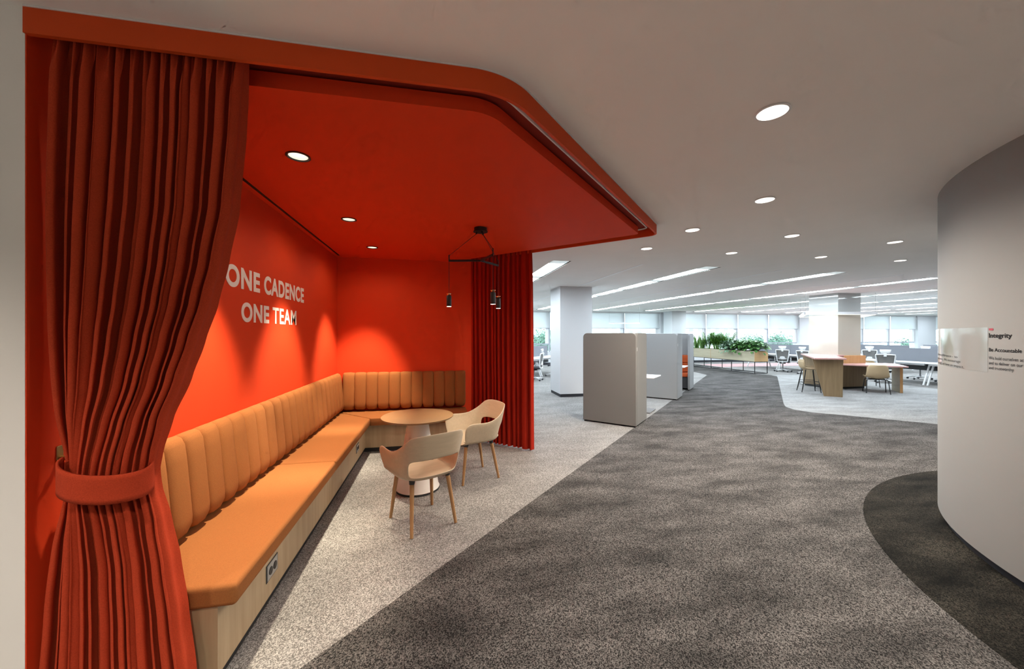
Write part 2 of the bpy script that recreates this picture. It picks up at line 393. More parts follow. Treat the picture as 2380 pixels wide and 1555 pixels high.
# curved wall (stadium-like shell)
arc = [(CW[0] + RW * math.cos(R(a)), CW[1] + RW * math.sin(R(a))) for a in range(75, 226, 1)]
poly = [(12.0, arc[0][1] - 0.9)] + [(8.0, arc[0][1] - 0.05)] + arc + [(5.2, -3.5), (12.0, -3.5)]
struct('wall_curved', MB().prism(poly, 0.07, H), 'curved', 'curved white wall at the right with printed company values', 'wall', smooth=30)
CI = 0.035
arc2 = [(CW[0] + (RW - CI) * math.cos(R(a)), CW[1] + (RW - CI) * math.sin(R(a))) for a in range(75, 226, 2)]
struct('baseboard_curved', MB().prism([(11.9, arc2[0][1] - 0.9), (8.0, arc2[0][1] - 0.05)] + arc2 + [(5.2, -3.4), (11.9, -3.4)], 0.0, 0.07), 'navy', 'dark recessed baseboard under the curved white wall', 'baseboard', smooth=30)

# pillars
def column(name, x0, y0, x1, y1, label, m='cool'):
    t = thing(name, label, 'pillar', (0, 0, 0), kind='structure')
    MB().box(x0, y0, 0.075, x1, y1, H).build('shaft', m, t)
    MB().box(x0 + 0.012, y0 + 0.012, 0, x1 - 0.012, y1 - 0.012, 0.075).build('skirting', 'navy', t)
    return t
column('column', 2.952, 8.84, 3.785, 9.66, 'square white pillar behind the nearest grey booth')
column('column', 11.725, 17.2, 12.51, 17.95, 'far square white pillar near the window wall')

# window wall
PIERS = [(-4.0, -3.0), (2.75, 3.5), (11.75, 12.55), (20.75, 21.45), (29.7, 31.2)]
wm = MB().box(X0, Y1, 0, X1, Y1 + 0.3, 0.66)
for a, b in PIERS + [(32.6, 33.0)]: wm.box(a, Y1 - 0.15, 0, b, Y1 + 0.3, H)
struct('wall_window', wm, 'cool', 'far window wall with low sill and white piers', 'wall')
struct('baseboard_window', MB().box(X0, Y1 - 0.02, 0, X1, Y1, 0.12), 'navy', 'dark baseboard below the far windows', 'baseboard')
wi = 0
ORD = ['first', 'second', 'third', 'fourth', 'fifth', 'sixth', 'seventh', 'eighth', 'ninth', 'tenth', 'eleventh', 'twelfth', 'thirteenth', 'fourteenth', 'fifteenth']
spans = [(PIERS[i][1], PIERS[i + 1][0]) for i in range(4)] + [(31.2, 32.6)]
for gi, (a, b) in enumerate(spans):
    n = max(1, round((b - a) / 2.1))
    for k in range(n):
        x0 = a + (b - a) * k / n; x1 = a + (b - a) * (k + 1) / n
        if x1 < 3.4: continue
        wi += 1
        t = thing('window_%d' % wi, '%s window bay from the left in the far window wall' % ORD[wi - 1], 'window', (x0, Y1 + 0.05, 0), kind='structure')
        wd = x1 - x0
        MB().box(-0.03, -0.05, 0.66, 0.03, 0.05, H).build('mullion', 'alu', t)
        MB().box(0.03, -0.03, 1.03, wd - 0.03, 0.03, 1.09).build('transom', 'alu', t)
        MB().box(0.03, -0.06, 0.66, wd - 0.03, 0.05, 0.72).build('sill', 'whiteplastic', t)
        MB().box(wd - 0.20, -0.03, 1.09, wd - 0.03, 0.03, H).build('stile', 'whiteplastic', t)
        MB().box(0.03, -0.004, 1.09, wd - 0.20, 0.004, H).build('pane', 'glass', t)
        MB().box(0.03, -0.004, 0.72, wd - 0.03, 0.004, 1.03).build('pane', 'glass', t)
        bl = thing('roller_blind', 'half lowered white roller blind, %s from the left on the far windows' % ORD[wi - 1], 'blind', (x0, Y1 - 0.06, 0), group='roller blinds on the far windows')
        MB().box(0.025, -0.003, 1.885, wd - 0.025, 0.003, H - 0.06).build('cloth', 'blind', bl)
        MB().box(0.025, -0.008, 1.865, wd - 0.025, 0.008, 1.888).build('bottom_bar', 'alu', bl)
        MB().box(0.015, -0.035, H - 0.07, wd - 0.015, 0.035, H - 0.003).build('cassette', 'whiteplastic', bl)

# ------------------------------------------------------------------ red canopy
can = thing('ceiling_canopy', 'red orange dropped canopy ceiling with rounded fascia over the lounge', 'canopy', (0, 0, 0), kind='structure')
def inset_line(off):
    q = off * 1.41421356
    # front Y = 1.672+off ; diagonal y = x+1.357+q ; rear x+y = 6.12-q ; end wall Y=5.68
    yf = 1.672 + off; B = (yf - 1.357 - q, yf); d = 1.357 + q; s_ = 6.12 - q
    C = ((s_ - d) / 2, (s_ + d) / 2); E_ = (s_ - 5.678, 5.678)
    return B, C, E_
def outline(off, rB, rC, left):
    B, C, E_ = inset_line(off)
    pts = round_poly([(left, 1.672 + off), B, C, E_, (left, 5.678)], [0, rB, rC, 0, 0], 14)
    return pts
def open_path(off, rB, rC, left):
    p = outline(off, rB, rC, left); return p[:-1]   # from front-left round to the end wall
po = open_path(0, 0.42, 0.10, -1.478); pi_ = open_path(0.018, 0.405, 0.085, -1.473)
n = len(po); f = MB()
vs_ = [(x, y, HR) for x, y in po] + [(x, y, HR) for x, y in pi_] + [(x, y, H - 0.001) for x, y in po] + [(x, y, H - 0.001) for x, y in pi_]
fs = []
for i in range(n - 1):
    fs += [(i, i + 1, n + i + 1, n + i), (i, 2 * n + i, 2 * n + i + 1, i + 1), (n + i, n + i + 1, 3 * n + i + 1, 3 * n + i)]
fs += [(0, n, 3 * n, 2 * n), (n - 1, 3 * n - 1, 4 * n - 1, 2 * n - 1)]
f.add(vs_, fs); f.build('fascia', 'fascia', can, smooth=35)
pw = open_path(-0.005, 0.425, 0.105, -1.4735)
tv = [(x, y, H - 0.006) for x, y in pw] + [(x, y, H - 0.006) for x, y in po] + [(x, y, H - 0.001) for x, y in pw]
tf = []
for i in range(n - 1): tf += [(i, i + 1, n + i + 1, n + i), (i, 2 * n + i, 2 * n + i + 1, i + 1)]
MB().add(tv, tf).build('shadow_trim', 'whiteplastic', can, smooth=35)
RED_DL = [((-0.845, 2.51), 'black rimmed downlight in the red canopy nearest the camera'),
          ((-0.835, 3.79), 'black rimmed downlight in the red canopy, middle of three'),
          ((-0.815, 4.95), 'black rimmed downlight in the red canopy farthest from the camera')]
pan = outline(0.165, 0.25, 0.05, -1.41)
pme = flat_with_holes('panel', pan, [circle(*p, 0.062) for p, _ in RED_DL], HR, 0.07); pme.materials.append(M['red'])
obj('panel', pme, can)
g_ = outline(0.012, 0.40, 0.09, -1.478)
MB().prism(g_, H - 0.012, H - 0.002).build('groove_top', 'groove', can)
tr = open_path(0.09, 0.33, 0.07, -1.46)
MB().tube([(x, y, H - 0.03) for x, y in tr], 0.009, 6).build('curtain_track', 'whiteplastic', can)
MB().box(-1.362, 2.1, HR - 0.0015, -1.338, 5.55, HR + 0.001).build('slot_diffuser', 'black', can)

# ------------------------------------------------------------------ recessed downlights
def downlight(name, label, cat, xy, z, r, trim, power, color, ang, group, blend=0.5, tilt=(0, 0, 0)):
    t = thing(name, label, cat, (xy[0], xy[1], z), group=group)
    MB().lathe([(r * 0.90, 0.0), (r * 1.13, -0.001), (r * 1.16, -0.005), (r * 1.0, -0.007), (r * 0.90, 0.0)], 32, caps=False).build('trim_ring', trim, t, smooth=40)
    MB().lathe([(r * 0.97, 0.0), (r * 0.80, 0.030), (r * 0.56, 0.062)], 32, caps=False).build('reflector', 'reflector', t, smooth=60)
    MB().lathe([(r * 0.56, 0.060), (0.001, 0.0605)], 32, caps=False).build('lamp_disc', 'lampneut' if z > 2.7 else 'lampwarm', t)
    lamp('beam', 'SPOT', (0, 0, -0.012), power, color, t, radius=r * 0.7, angle=ang, blend=blend, rot=tilt)
    if trim == 'black': lamp('spill', 'SPOT', (0, 0, -0.012), P_SPILL, color, t, radius=r * 0.7, angle=165, blend=0.6)
    return t
for p, lb in DOWN: downlight('recessed_downlight', lb, 'downlight', p, H, 0.072, 'whiteplastic', P_DOWN, NEUT, 165, 'recessed downlights in the white ceiling', 0.9)
for p in BACK_FILL: downlight('recessed_downlight', 'recessed downlight in the white ceiling behind the viewpoint', 'downlight', p, H, 0.072, 'whiteplastic', P_BACK_FILL, NEUT, 125, 'downlights behind the viewpoint', 0.7)
for (p, lb), tl in zip(RED_DL, ((0, R(9), 0), (0, R(9), 0), (R(9), R(8), 0))): downlight('lounge_downlight', lb, 'downlight', p, HR, 0.060, 'black', P_RED, WARM, 57, 'lounge downlights', 0.65, tl)

# ------------------------------------------------------------------ office ceiling light slots
names_ = ['nearest the red canopy', 'second', 'third', 'fourth', 'fifth', 'sixth', 'seventh', 'eighth', 'ninth', 'tenth', 'eleventh']
for i, x in enumerate(SLX):
    lb = 'long recessed ceiling light slot nearest the red canopy' if i == 0 else 'long recessed ceiling light slot, %s from the red canopy' % names_[i]
    t = thing('linear_ceiling_light', lb, 'ceiling light', (x, 5.8, H), group='ceiling light slots of the office')
    ln = 11.8
    m_ = MB().box(-0.165, -0.01, 0.05, 0.165, ln + 0.01, 0.06).box(-0.165, -0.01, 0.001, -0.155, ln + 0.01, 0.05).box(0.155, -0.01, 0.001, 0.165, ln + 0.01, 0.05)
    m_.box(-0.155, -0.01, 0.001, 0.155, 0, 0.05).box(-0.155, ln, 0.001, 0.155, ln + 0.01, 0.05)
    m_.build('housing', 'steel', t)
    k = 0; y = 0.28
    while y + 1.4 < ln:
        if i == 0 and k == 0:
            lm = MB().add([(-0.138, 0, 0), (0.138, 0, 0), (0.138, 1.4, 0), (-0.138, 1.4, 0)], [(0, 1, 2, 3)]).mesh('lamp_panel'); lm.materials.append(M['tube'])
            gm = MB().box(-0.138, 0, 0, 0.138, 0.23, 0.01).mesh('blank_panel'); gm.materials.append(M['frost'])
        o = obj('lamp_panel', lm, t); o.location = (0, y, 0.012)
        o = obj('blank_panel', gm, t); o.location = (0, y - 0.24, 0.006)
        y += 1.65; k += 1
for i, x in enumerate(DIFX):
    lb = 'thin white air slot in the ceiling, %s' % ('nearest the red canopy' if i == 0 else names_[i] + ' from the red canopy')
    o = MB().box(-0.02, 0, -0.004, 0.02, 11.6, -0.0005).build('air_slot', 'slotline'); o.location = (x, 5.8, H)
    tag(o, lb, 'air vent', 'thin air slots in the office ceiling')


# ================================================================== LOUNGE
# ---- wall lettering
def fit_text(txt, y0, y1, z0, z1, parent, off):
    me = text_mesh(txt, 1.0, off, 0.004, 1.10)
    xs = [v.co.x for v in me.vertices]; ys = [v.co.y for v in me.vertices]
    ax, bx, ay, by = min(xs), max(xs), min(ys), max(ys)
    for v in me.vertices:
        u = (v.co.x - ax) / (bx - ax); q = (v.co.y - ay) / (by - ay)
        v.co = (0.001 + (0.0012 if v.co.z > 0 else -0.0005), y0 + (y1 - y0) * u, z0 + (z1 - z0) * q)
    me.materials.append(M['lettering']); return obj('lettering_line', me, parent)
t = thing('wall_lettering', 'bold white lettering ONE CADENCE ONE TEAM on the red wall', 'lettering', (-1.41, 0, 0))
fit_text('ONE', 2.85, 3.345, 1.882, 2.040, t, 0.036)
fit_text('CADENCE', 3.42, 4.345, 1.884, 2.040, t, 0.036)
fit_text('ONE', 3.055, 3.51, 1.642, 1.790, t, 0.036)
fit_text('TEAM', 3.58, 4.13, 1.645, 1.788, t, 0.020)

# ---- banquette
bq = thing('banquette_bench', 'L shaped banquette with orange tan channel tufted back and oak plinth', 'bench', (0, 0, 0.003))
XS = -0.865; XP = -0.945; YE = 5.11; YP = 5.20; XR = 0.40; YB = 1.83
MB().prism([(-1.405, YB + 0.02), (XP, YB + 0.02), (XP, YP), (XR - 0.02, YP), (XR - 0.02, 5.675), (-1.405, 5.675)], 0.055, 0.36).build('plinth', 'oak', bq)
MB().prism([(-1.40, YB + 0.06), (XP - 0.02, YB + 0.06), (XP - 0.02, YP + 0.02), (XR - 0.05, YP + 0.02), (XR - 0.05, 5.67), (-1.40, 5.67)], 0, 0.055).build('toe_kick', 'black', bq)
ZT = 0.46; ZB = 0.362
mit = [(XS, YE), (-1.405, YE + (XS + 1.405))]
MB().prism([(-1.405, YB), (XS, YB), (XS, 3.455), (-1.405, 3.455)], ZB, ZT).build('seat_cushion', 'fabric', bq, bevel=0.022, bseg=4)
MB().prism([(-1.405, 3.459), (XS, 3.459), (XS, YE), (-1.405, 5.646)], ZB, ZT).build('seat_cushion', 'fabric', bq, bevel=0.022, bseg=4)
MB().prism([(XS + 0.004, YE), (XR, YE), (XR, 5.672), (-1.40, 5.672), (-1.40, 5.652)], ZB, ZT).build('seat_cushion', 'fabric', bq, bevel=0.022, bseg=4)
prof = [(0.0, 0.985), (0.012, 1.004), (0.040, 1.012), (0.066, 0.998), (0.082, 0.965), (0.092, 0.88), (0.106, 0.72), (0.118, 0.58), (0.116, 0.53), (0.100, 0.497), (0.06, 0.482), (0.0, 0.48)]
def rib_mesh(wd):
    us = [-1, -0.94, -0.8, -0.45, 0, 0.45, 0.8, 0.94, 1]; vs_ = []; fs = []
    for d, z in prof:
        for u in us:
            k = abs(u) ** 5
            dd = d - (0.020 * k if d > 0.01 else 0); zz = z
            if z < 0.56: zz = z + 0.045 * (abs(u) ** 7)
            if z > 0.95: zz = z - 0.012 * k
            vs_.append((max(dd, 0), u * wd / 2, zz))
    nu = len(us)
    for j in range(len(prof) - 1):
        for i in range(nu - 1): fs.append((j * nu + i, j * nu + i + 1, (j + 1) * nu + i + 1, (j + 1) * nu + i))
    fs.append(tuple(j * nu for j in range(len(prof)))); fs.append(tuple(j * nu + nu - 1 for j in range(len(prof) - 1, -1, -1)))
    me = MB().add(vs_, fs).mesh('rib', 60); me.materials.append(M['fabric']); return me
nr = 24; ra = 1.85; rb = 5.59; wdr = (rb - ra) / nr; rm = rib_mesh(wdr)
for k in range(nr):
    o = obj('rib', rm, bq); o.location = (-1.405, ra + wdr * (k + 0.5), 0)
nr2 = 11; xa = -1.315; xb = 0.395; wd2 = (xb - xa) / nr2; rm2 = rib_mesh(wd2)
for k in range(nr2):
    o = obj('rib', rm2, bq); o.location = (xa + wd2 * (k + 0.5), 5.672, 0); o.rotation_euler = (0, 0, -PI / 2)
for yo in (2.39, 4.72):
    pl = MB().box(0, -0.065, -0.042, 0.006, 0.065, 0.042).build('power_outlet', 'plate', bq, bevel=0.002); pl.location = (XP, yo, 0.20)
    MB().box(-0.001, -0.075, -0.048, 0.003, 0.075, 0.048).build('outlet_frame', 'dark', pl)
    for q in (-0.028, 0.028):
        MB().lathe([(0.022, 0), (0.022, 0.003)], 18).xf(Matrix.Translation((0.006, q, 0)) @ Matrix.Rotation(PI / 2, 4, 'Y')).build('socket', 'black', pl)

# ---- round table
TB = (-0.204, 3.884)
tb = thing('round_table', 'small round table with sand coloured top and white cone base', 'table', (TB[0], TB[1], 0.003))
MB().lathe([(0.340, 0.712), (0.352, 0.722), (0.354, 0.730), (0.350, 0.733), (0.0005, 0.7331)], 64, caps=False).lathe([(0.0005, 0.7121), (0.34, 0.712)], 64, caps=False).build('tabletop', 'tabletop', tb, smooth=40)
MB().lathe([(0.185, 0.0), (0.21, 0.012), (0.2145, 0.02), (0.206, 0.035), (0.098, 0.70), (0.098, 0.712)], 48).build('cone_base', 'cone', tb, smooth=40)
MB().lathe([(0.216, 0.0), (0.216, 0.008)], 48).build('base_ring', 'dark', tb)

# ---- armchair with plywood shell
def make_armchair(label, loc, rz):
    t = thing('armchair', label, 'chair', loc, rz, group='plywood shell armchairs at the round table')
    # plan curve: from right arm front round the back to the left arm front; facing +Y
    plan = []
    def q(x, y): plan.append((x, y))
    for y in (0.225, 0.15, 0.06, -0.02): q(0.285, y)
    for a in range(10, 90, 16): q(0.285 - 0.20 + 0.20 * math.cos(R(a)), -0.06 - 0.21 * math.sin(R(a)))
    q(0.05, -0.272)
    plan = plan + [(-x, y) for x, y in plan[::-1]]
    nu = len(plan) - 1
    def top(i):
        s_ = min(i, nu - i) / (nu / 2)
        pts = [(0, 0.618), (0.10, 0.645), (0.28, 0.632), (0.42, 0.645), (0.52, 0.700), (0.62, 0.765), (0.75, 0.787), (1.0, 0.792)]
        for (a, b), (c_, d) in zip(pts, pts[1:]):
            if s_ <= c_: return b + (d - b) * (s_ - a) / (c_ - a)
        return pts[-1][1]
    rows = [0.0, 0.45, 0.74, 0.86, 0.90, 'w0', 'w1', 'w2', 'w3', 'w4', 'w5']
    ws = {'w0': 0.05, 'w1': 0.22, 'w2': 0.42, 'w3': 0.62, 'w4': 0.86, 'w5': 1.0}
    vs_ = []
    for rw in rows:
        for i, (x, y) in enumerate(plan):
            front = 1.0 if y > 0.2 else 0.0
            if isinstance(rw, float):
                k = rw; z = 0.425 - 0.012 * (1 - k) + (0.010 if k > 0.87 else 0)
                yy = y * (0.35 + 0.65 * k) if y < 0 else y
                vs_.append((x * k * 0.93, yy * 0.93 + (0.03 if y > 0.2 else 0), z))
            else:
                h = ws[rw]; zt = top(i); z = 0.435 + (zt - 0.435) * h
                lean = 0.86 + 0.14 * min(1, h * 1.2)
                yb = -0.055 * h if y < -0.1 else 0
                fy = 0
                if y > 0.2: fy = {'w0': -0.012, 'w4': -0.004, 'w5': -0.028}.get(rw, 0.0)
                vs_.append((x * lean, (y * (0.93 + 0.07 * h)) + yb + fy, z))
    m_ = MB(); nc = nu + 1; fs = []
    mid = nu / 2
    for j in range(len(rows) - 1):
        for i in range(nu):
            if rows[j] in ('w0', 'w1') and abs(i + 0.5 - mid) < 3.8: continue
            fs.append((j * nc + i, j * nc + i + 1, (j + 1) * nc + i + 1, (j + 1) * nc + i))
    m_.add(vs_, fs)
    m_.build('seat_shell', 'ply', t, smooth=180, solid=0.011, sub=2, merge=True)
    for sx in (-1, 1):
        for yb_, yt in ((0.205, 0.15), (-0.215, -0.14)):
            MB().tube([(sx * 0.155, yt, 0.405), (sx * 0.192, yb_, 0.0)], [0.0185, 0.0125], 14).build('leg', 'legwood', t, smooth=40)
            MB().tube([(sx * 0.153, yt * 0.98, 0.424), (sx * 0.158, yt * 1.02, 0.378)], [0.026, 0.0205], 14).build('leg_bracket', 'dark', t, smooth=40)
    return t
a1 = make_armchair('pale plywood armchair with its back to the camera, nearest the round table front', (-0.131, 3.213, 0.003), R(118 - 90))
dup(a1, 'pale plywood armchair beside the deep red curtain, facing the round table', (0.372, 4.105, 0.003), R(200 - 90))

# ---- pendant lamp
pc = (0.425, 3.84)
pd = thing('pendant_lamp', 'black three arm pendant lamp with small spot heads above the table', 'pendant lamp', (pc[0], pc[1], HR))
MB().lathe([(0.062, -0.034), (0.066, -0.032), (0.066, 0.0)], 32).lathe([(0.074, -0.041), (0.074, -0.034)], 32).build('ceiling_rose', 'black', pd, smooth=40)
for k in range(3): MB().tube([(0.04 * math.cos(R(a)), 0.04 * math.sin(R(a)), -0.041) for a in [(168, 285, 47)[k]]] + [(0.043 * math.cos(R((168, 285, 47)[k])), 0.043 * math.sin(R((168, 285, 47)[k])), -0.062)], 0.008, 8).build('cord_grip', 'black', pd)
for a in (168, 285, 47):
    ca, sa = math.cos(R(a)), math.sin(R(a)); r_ = 0.325; za = -0.335
    ar = MB().bar((0.0, 0.0, za), (ca * r_, sa * r_, za), 0.011, 0.020).build('arm', 'black', pd)
    MB().tube([(ca * 0.043, sa * 0.043, -0.06), (ca * r_, sa * r_, -0.285)], 0.0026, 6).tube([(ca * r_, sa * r_, -0.275), (ca * r_, sa * r_, -0.345)], 0.0055, 8).tube([(ca * r_, sa * r_, -0.285), (ca * r_, sa * r_, -0.68)], 0.0026, 6).build('cord', 'black', pd)
    hd = MB().lathe([(0.012, -0.806), (0.0245, -0.806), (0.0255, -0.803), (0.0255, -0.700), (0.022, -0.694), (0.008, -0.693)], 24).build('spot_head', 'black', pd, smooth=40); 
    MB().lathe([(0.011, -0.694), (0.012, -0.690), (0.026, -0.676), (0.026, -0.673), (0.010, -0.672)], 24).build('copper_cap', 'copper', hd, smooth=40)
    MB().lathe([(0.0235, -0.8075), (0.001, -0.8076)], 20, caps=False).build('lens', 'lampwarm', hd)
    for ch in [hd]: ch.location = (ca * r_, sa * r_, 0)
    lamp('beam', 'SPOT', (ca * r_, sa * r_, -0.815), P_PEND, WARM, pd, radius=0.02, angle=80, blend=0.5)

# ---- curtains
def px_to_x(px, y):   # where a sight line at this picture column meets the curtain's plane
    a = (px - 1190) / FPX; c_, s_ = math.cos(YAW), math.sin(YAW); D = y / (c_ - a * s_); return a * D * c_ + D * s_, D
def interp(tab, z):
    for (a, b), (c_, d) in zip(tab, tab[1:]):
        if z <= c_:
            u = (z - a) / (c_ - a); u = u * u * (3 - 2 * u) * 0.35 + u * 0.65
            return b + (d - b) * u
    return tab[-1][1]
YC = 1.745
EDL = [(0.0, -1.475), (0.16, -1.47), (0.5, -1.45), (0.75, -1.432), (0.93, -1.412), (1.0, -1.405), (1.07, -1.407), (1.25, -1.420), (1.6, -1.432), (2.0, -1.435), (2.5, -1.425), (2.74, -1.415)]
EDR = [(0.0, -0.985), (0.16, -0.995), (0.42, -1.025), (0.63, -1.053), (0.80, -1.085), (0.93, -1.118), (1.0, -1.124), (1.07, -1.112), (1.2, -1.075), (1.37, -1.005), (1.52, -0.955), (1.68, -0.905), (1.85, -0.865), (2.07, -0.825), (2.4, -0.800), (2.74, -0.785)]
cur = thing('tied_curtain', 'floor length rust red curtain gathered by a tieback at the left', 'curtain', (0, 0, 0))
rnd = random.Random(5)
wf_ = [rnd.uniform(0.45, 1.5) for _ in range(10)] + [0.8, 1.5, 1.0, 1.6, 1.0]
fold = [0]
for v_ in wf_: fold.append(fold[-1] + v_)
fold = [v_ / fold[-1] for v_ in fold]
amp = [0.55 + 0.45 * v_ / 1.2 + rnd.uniform(-0.15, 0.25) for v_ in wf_] + [1]
def fold_fn(s_):
    for k in range(len(fold) - 1):
        if s_ <= fold[k + 1]:
            u = (s_ - fold[k]) / (fold[k + 1] - fold[k]); return u, amp[k], k
    return 1.0, amp[-1], len(fold) - 2
def front(u, v):
    z = 0.012 + v * (2.722 - 0.012)
    # sideways sag: cloth right of the tie sweeps down towards it
    l = interp(EDL, z); r = interp(EDR, z)
    f_, a_, k = fold_fn(u)
    near = math.exp(-((z - 1.0) / 0.22) ** 2)
    A = 0.042 * a_ * (1 - 0.45 * near)
    if z > 2.55: A *= 0.55 + 0.45 * (2.74 - z) / 0.19
    ph = 2 * PI * f_
    sk = f_ ** (1.0 + 0.5 * math.sin(k * 1.7))
    y = YC + A - 2 * A * math.sin(PI * sk) ** 0.75 + 0.010 * math.sin(7 * u + 2.0 * z)
    hd_ = max(0, (z - 2.52) / 0.2)
    y += 0.020 * hd_ * math.sin(2 * PI * u * 46)
    # slight bulge of the bundle at the tie (round in plan)
    y -= near * 0.075 * math.sin(PI * u) - 0.02 * near
    y -= 0.05 * math.sin(PI * u) * max(0, (1.0 - z)) * 0.6
    x = l + (r - l) * u + 0.006 * math.sin(2 * ph) * a_ * (1 - 0.5 * near)
    return (x, y, z)
MB().grid(front, 420, 90).build('cloth', 'curtain', cur, smooth=180)
def tie(u, v):
    z0 = 1.0 + 0.012 * math.cos(PI * u) + 0.018 * (u - 0.5) ** 2
    a = PI * 2 * u
    cx_ = -1.252; rx = 0.140; ry = 0.090
    x = cx_ - rx * math.cos(a); y = YC - 0.03 - ry * math.sin(a)
    z = z0 + (v - 0.5) * 0.105 + -0.022 * math.sin(a) + 0.018 * math.cos(a)
    return (x, y, z)
MB().grid(tie, 64, 6).build('tieback', 'curtain', cur, smooth=180, solid=0.008)
hk = thing('tieback_hook', 'small brass tieback hook on the dark red jamb', 'hook', (-1.4735, 1.80, 1.06))
MB().box(0, -0.013, -0.05, 0.005, 0.013, 0.05).build('back_plate', 'brass', hk, bevel=0.002)
MB().tube([(0.004, 0, 0.0), (0.03, 0, -0.005), (0.045, 0, 0.012), (0.04, 0, 0.028)], 0.006, 8).tube([(0.004, 0, 0.0), (0.028, 0, 0.0)], 0.010, 8).build('hook_arm', 'brass', hk, smooth=40)
MB().tube([(0.045, -0.003, 0.012), (0.05, -0.02, -0.002), (0.06, -0.03, -0.02)], 0.005, 6).build('loop', 'dark', hk)

cur2 = thing('hanging_curtain', 'deep red floor length curtain hanging beside the lounge end wall', 'curtain', (0, 0, 0))
A0 = Vector((0.475, 5.565)); A1 = Vector((1.222, 4.862)); dr = (A1 - A0); ln2 = dr.length; dr.normalize(); nrm = Vector((-dr.y, dr.x))  # away from the lounge
rnd2 = random.Random(11)
w2_ = [rnd2.uniform(0.5, 1.4) for _ in range(10)] + [1.1, 0.7, 2.0, 0.7]
fold2 = [0]
for v_ in w2_: fold2.append(fold2[-1] + v_)
fold2 = [v_ / fold2[-1] for v_ in fold2]
amp2 = [rnd2.uniform(0.6, 1.2) for _ in fold2]
def back(u, v):
    z = 0.014 + v * (2.722 - 0.014)
    for k in range(len(fold2) - 1):
        if u <= fold2[k + 1]: break
    f_ = (u - fold2[k]) / (fold2[k + 1] - fold2[k]); ph = 2 * PI * f_
    flare = 1 + 0.03 * (1 - v)
    a_ = 0.040 * amp2[k] * (0.75 + 0.35 * (1 - v))
    if z > 2.5: a_ *= 0.5 + 0.5 * (2.74 - z) / 0.24
    d = a_ - 2 * a_ * math.sin(PI * f_) ** 0.8; al = u * ln2 * flare + 0.007 * math.sin(2 * ph)
    d += 0.01 * math.sin(5 * u + 1.5 * z)
    p = A0 + dr * al + nrm * d
    return (p.x, p.y, z)
MB().grid(back, 260, 40).build('cloth', 'curtain2', cur2, smooth=180)

# ================================================================== OFFICE
E1 = Vector((0.70711, 0.70711, 0)); E2 = Vector((0.70711, -0.70711, 0))
# ---- high backed booths; local +Y runs along the walkway edge (away), local +X towards the walkway
def rounded_panel(x0, x1, z0, z1, r, th, axis):   # upright panel with rounded upper corners
    pts = [(x0, z0), (x1, z0)]
    for k in range(7): a = R(90 * k / 6); pts.append((x1 - r + r * math.cos(a), z1 - r + r * math.sin(a)))
    for k in range(7): a = R(90 + 90 * k / 6); pts.append((x0 + r + r * math.cos(a), z1 - r + r * math.sin(a)))
    n_ = len(pts); vs_ = []
    for q in (0, th):
        for u, z in pts: vs_.append((u, q, z) if axis == 'X' else (q, u, z))
    fs = [tuple(range(n_)), tuple(range(2 * n_ - 1, n_ - 1, -1))] + [(i, (i + 1) % n_, n_ + (i + 1) % n_, n_ + i) for i in range(n_)]
    return MB().add(vs_, fs)
def make_booth(label, corner, rz, felt, wing=0.69, flip=1):
    t = thing('high_back_booth', label, 'booth sofa', (corner[0], corner[1], 0.003), rz, group='high backed grey felt booths')
    Wd = 0.937
    bp_ = rounded_panel(-Wd, 0.0, 0.02, 1.572, 0.075, 0.055, 'X').build('back_panel', felt, t, bevel=0.008)
    for x in (-0.055, -Wd):
        rounded_panel(0.062, wing, 0.02, 1.572, 0.075, 0.055, 'Y').xf(Matrix.Translation((x, 0, 0))).build('side_panel', felt, t, bevel=0.008)
    MB().box(-Wd + 0.06, 0.06, 0.05, -0.06, 0.60, 0.36).build('seat_base', 'charcoal', t, bevel=0.01)
    MB().box(-Wd + 0.06, 0.06, 0.36, -0.06, 0.62, 0.46).build('seat_cushion', 'rust', t, bevel=0.025, bseg=3)
    MB().box(-Wd + 0.06, 0.06, 0.462, -0.06, 0.19, 0.72).build('back_cushion', 'rust', t, bevel=0.025, bseg=3)
    MB().box(-Wd + 0.06, 0.06, 0.722, -0.06, 0.17, 0.95).build('back_cushion', 'rust', t, bevel=0.025, bseg=3)
    for x, y in ((-0.03, 0.03), (-Wd + 0.03, 0.03), (-0.03, wing - 0.03), (-Wd + 0.03, wing - 0.03)):
        MB().lathe([(0.018, 0), (0.018, 0.02)], 10, (x, y, 0)).build('foot', 'black', t)
    MB().box(0.001, 0.0555, 1.27, 0.004, 0.0615, 1.33).build('connector', 'whiteplastic', t)
    return t
def make_booth_table(label, c, rz, depth=0.62):
    t = thing('booth_table', label, 'table', (c[0], c[1], 0.003), rz, group='white booth tables')
    MB().box(-0.74, -depth / 2, 0.690, 0.0, depth / 2, 0.712).build('tabletop', 'whiteplastic', t, bevel=0.006)
    MB().box(-0.30, -0.035, 0.02, -0.25, 0.035, 0.69).build('post', 'whiteplastic', t)
    MB().box(-0.62, -0.24, 0.006, -0.09, 0.24, 0.018).build('foot_plate', 'steel', t, bevel=0.003)
    MB().box(-0.61, -0.23, 0.0, -0.10, 0.23, 0.006).build('foot_pad', 'black', t)
    return t
RZ = -PI / 4      # local X -> E2, local Y -> E1
make_booth('grey felt high back booth nearest the camera, beside the white pillar', (3.21, 5.688), RZ, 'greyfelt')
make_booth_table('white table behind the nearest grey booth', tuple((Vector((3.21, 5.688, 0)) + E1 * 1.53 - E2 * 0.0)[:2]), RZ)
make_booth('second grey felt high back booth along the walkway, showing its plain back', (5.499, 7.872), RZ, 'greyfelt2', 0.67)
make_booth_table('white table inside the farther booth pair', tuple((Vector((5.499, 7.872, 0)) + E1 * 1.24)[:2]), RZ, 0.60)
c2 = Vector((5.499, 7.872, 0)) + E1 * 2.50 - E2 * 0.937
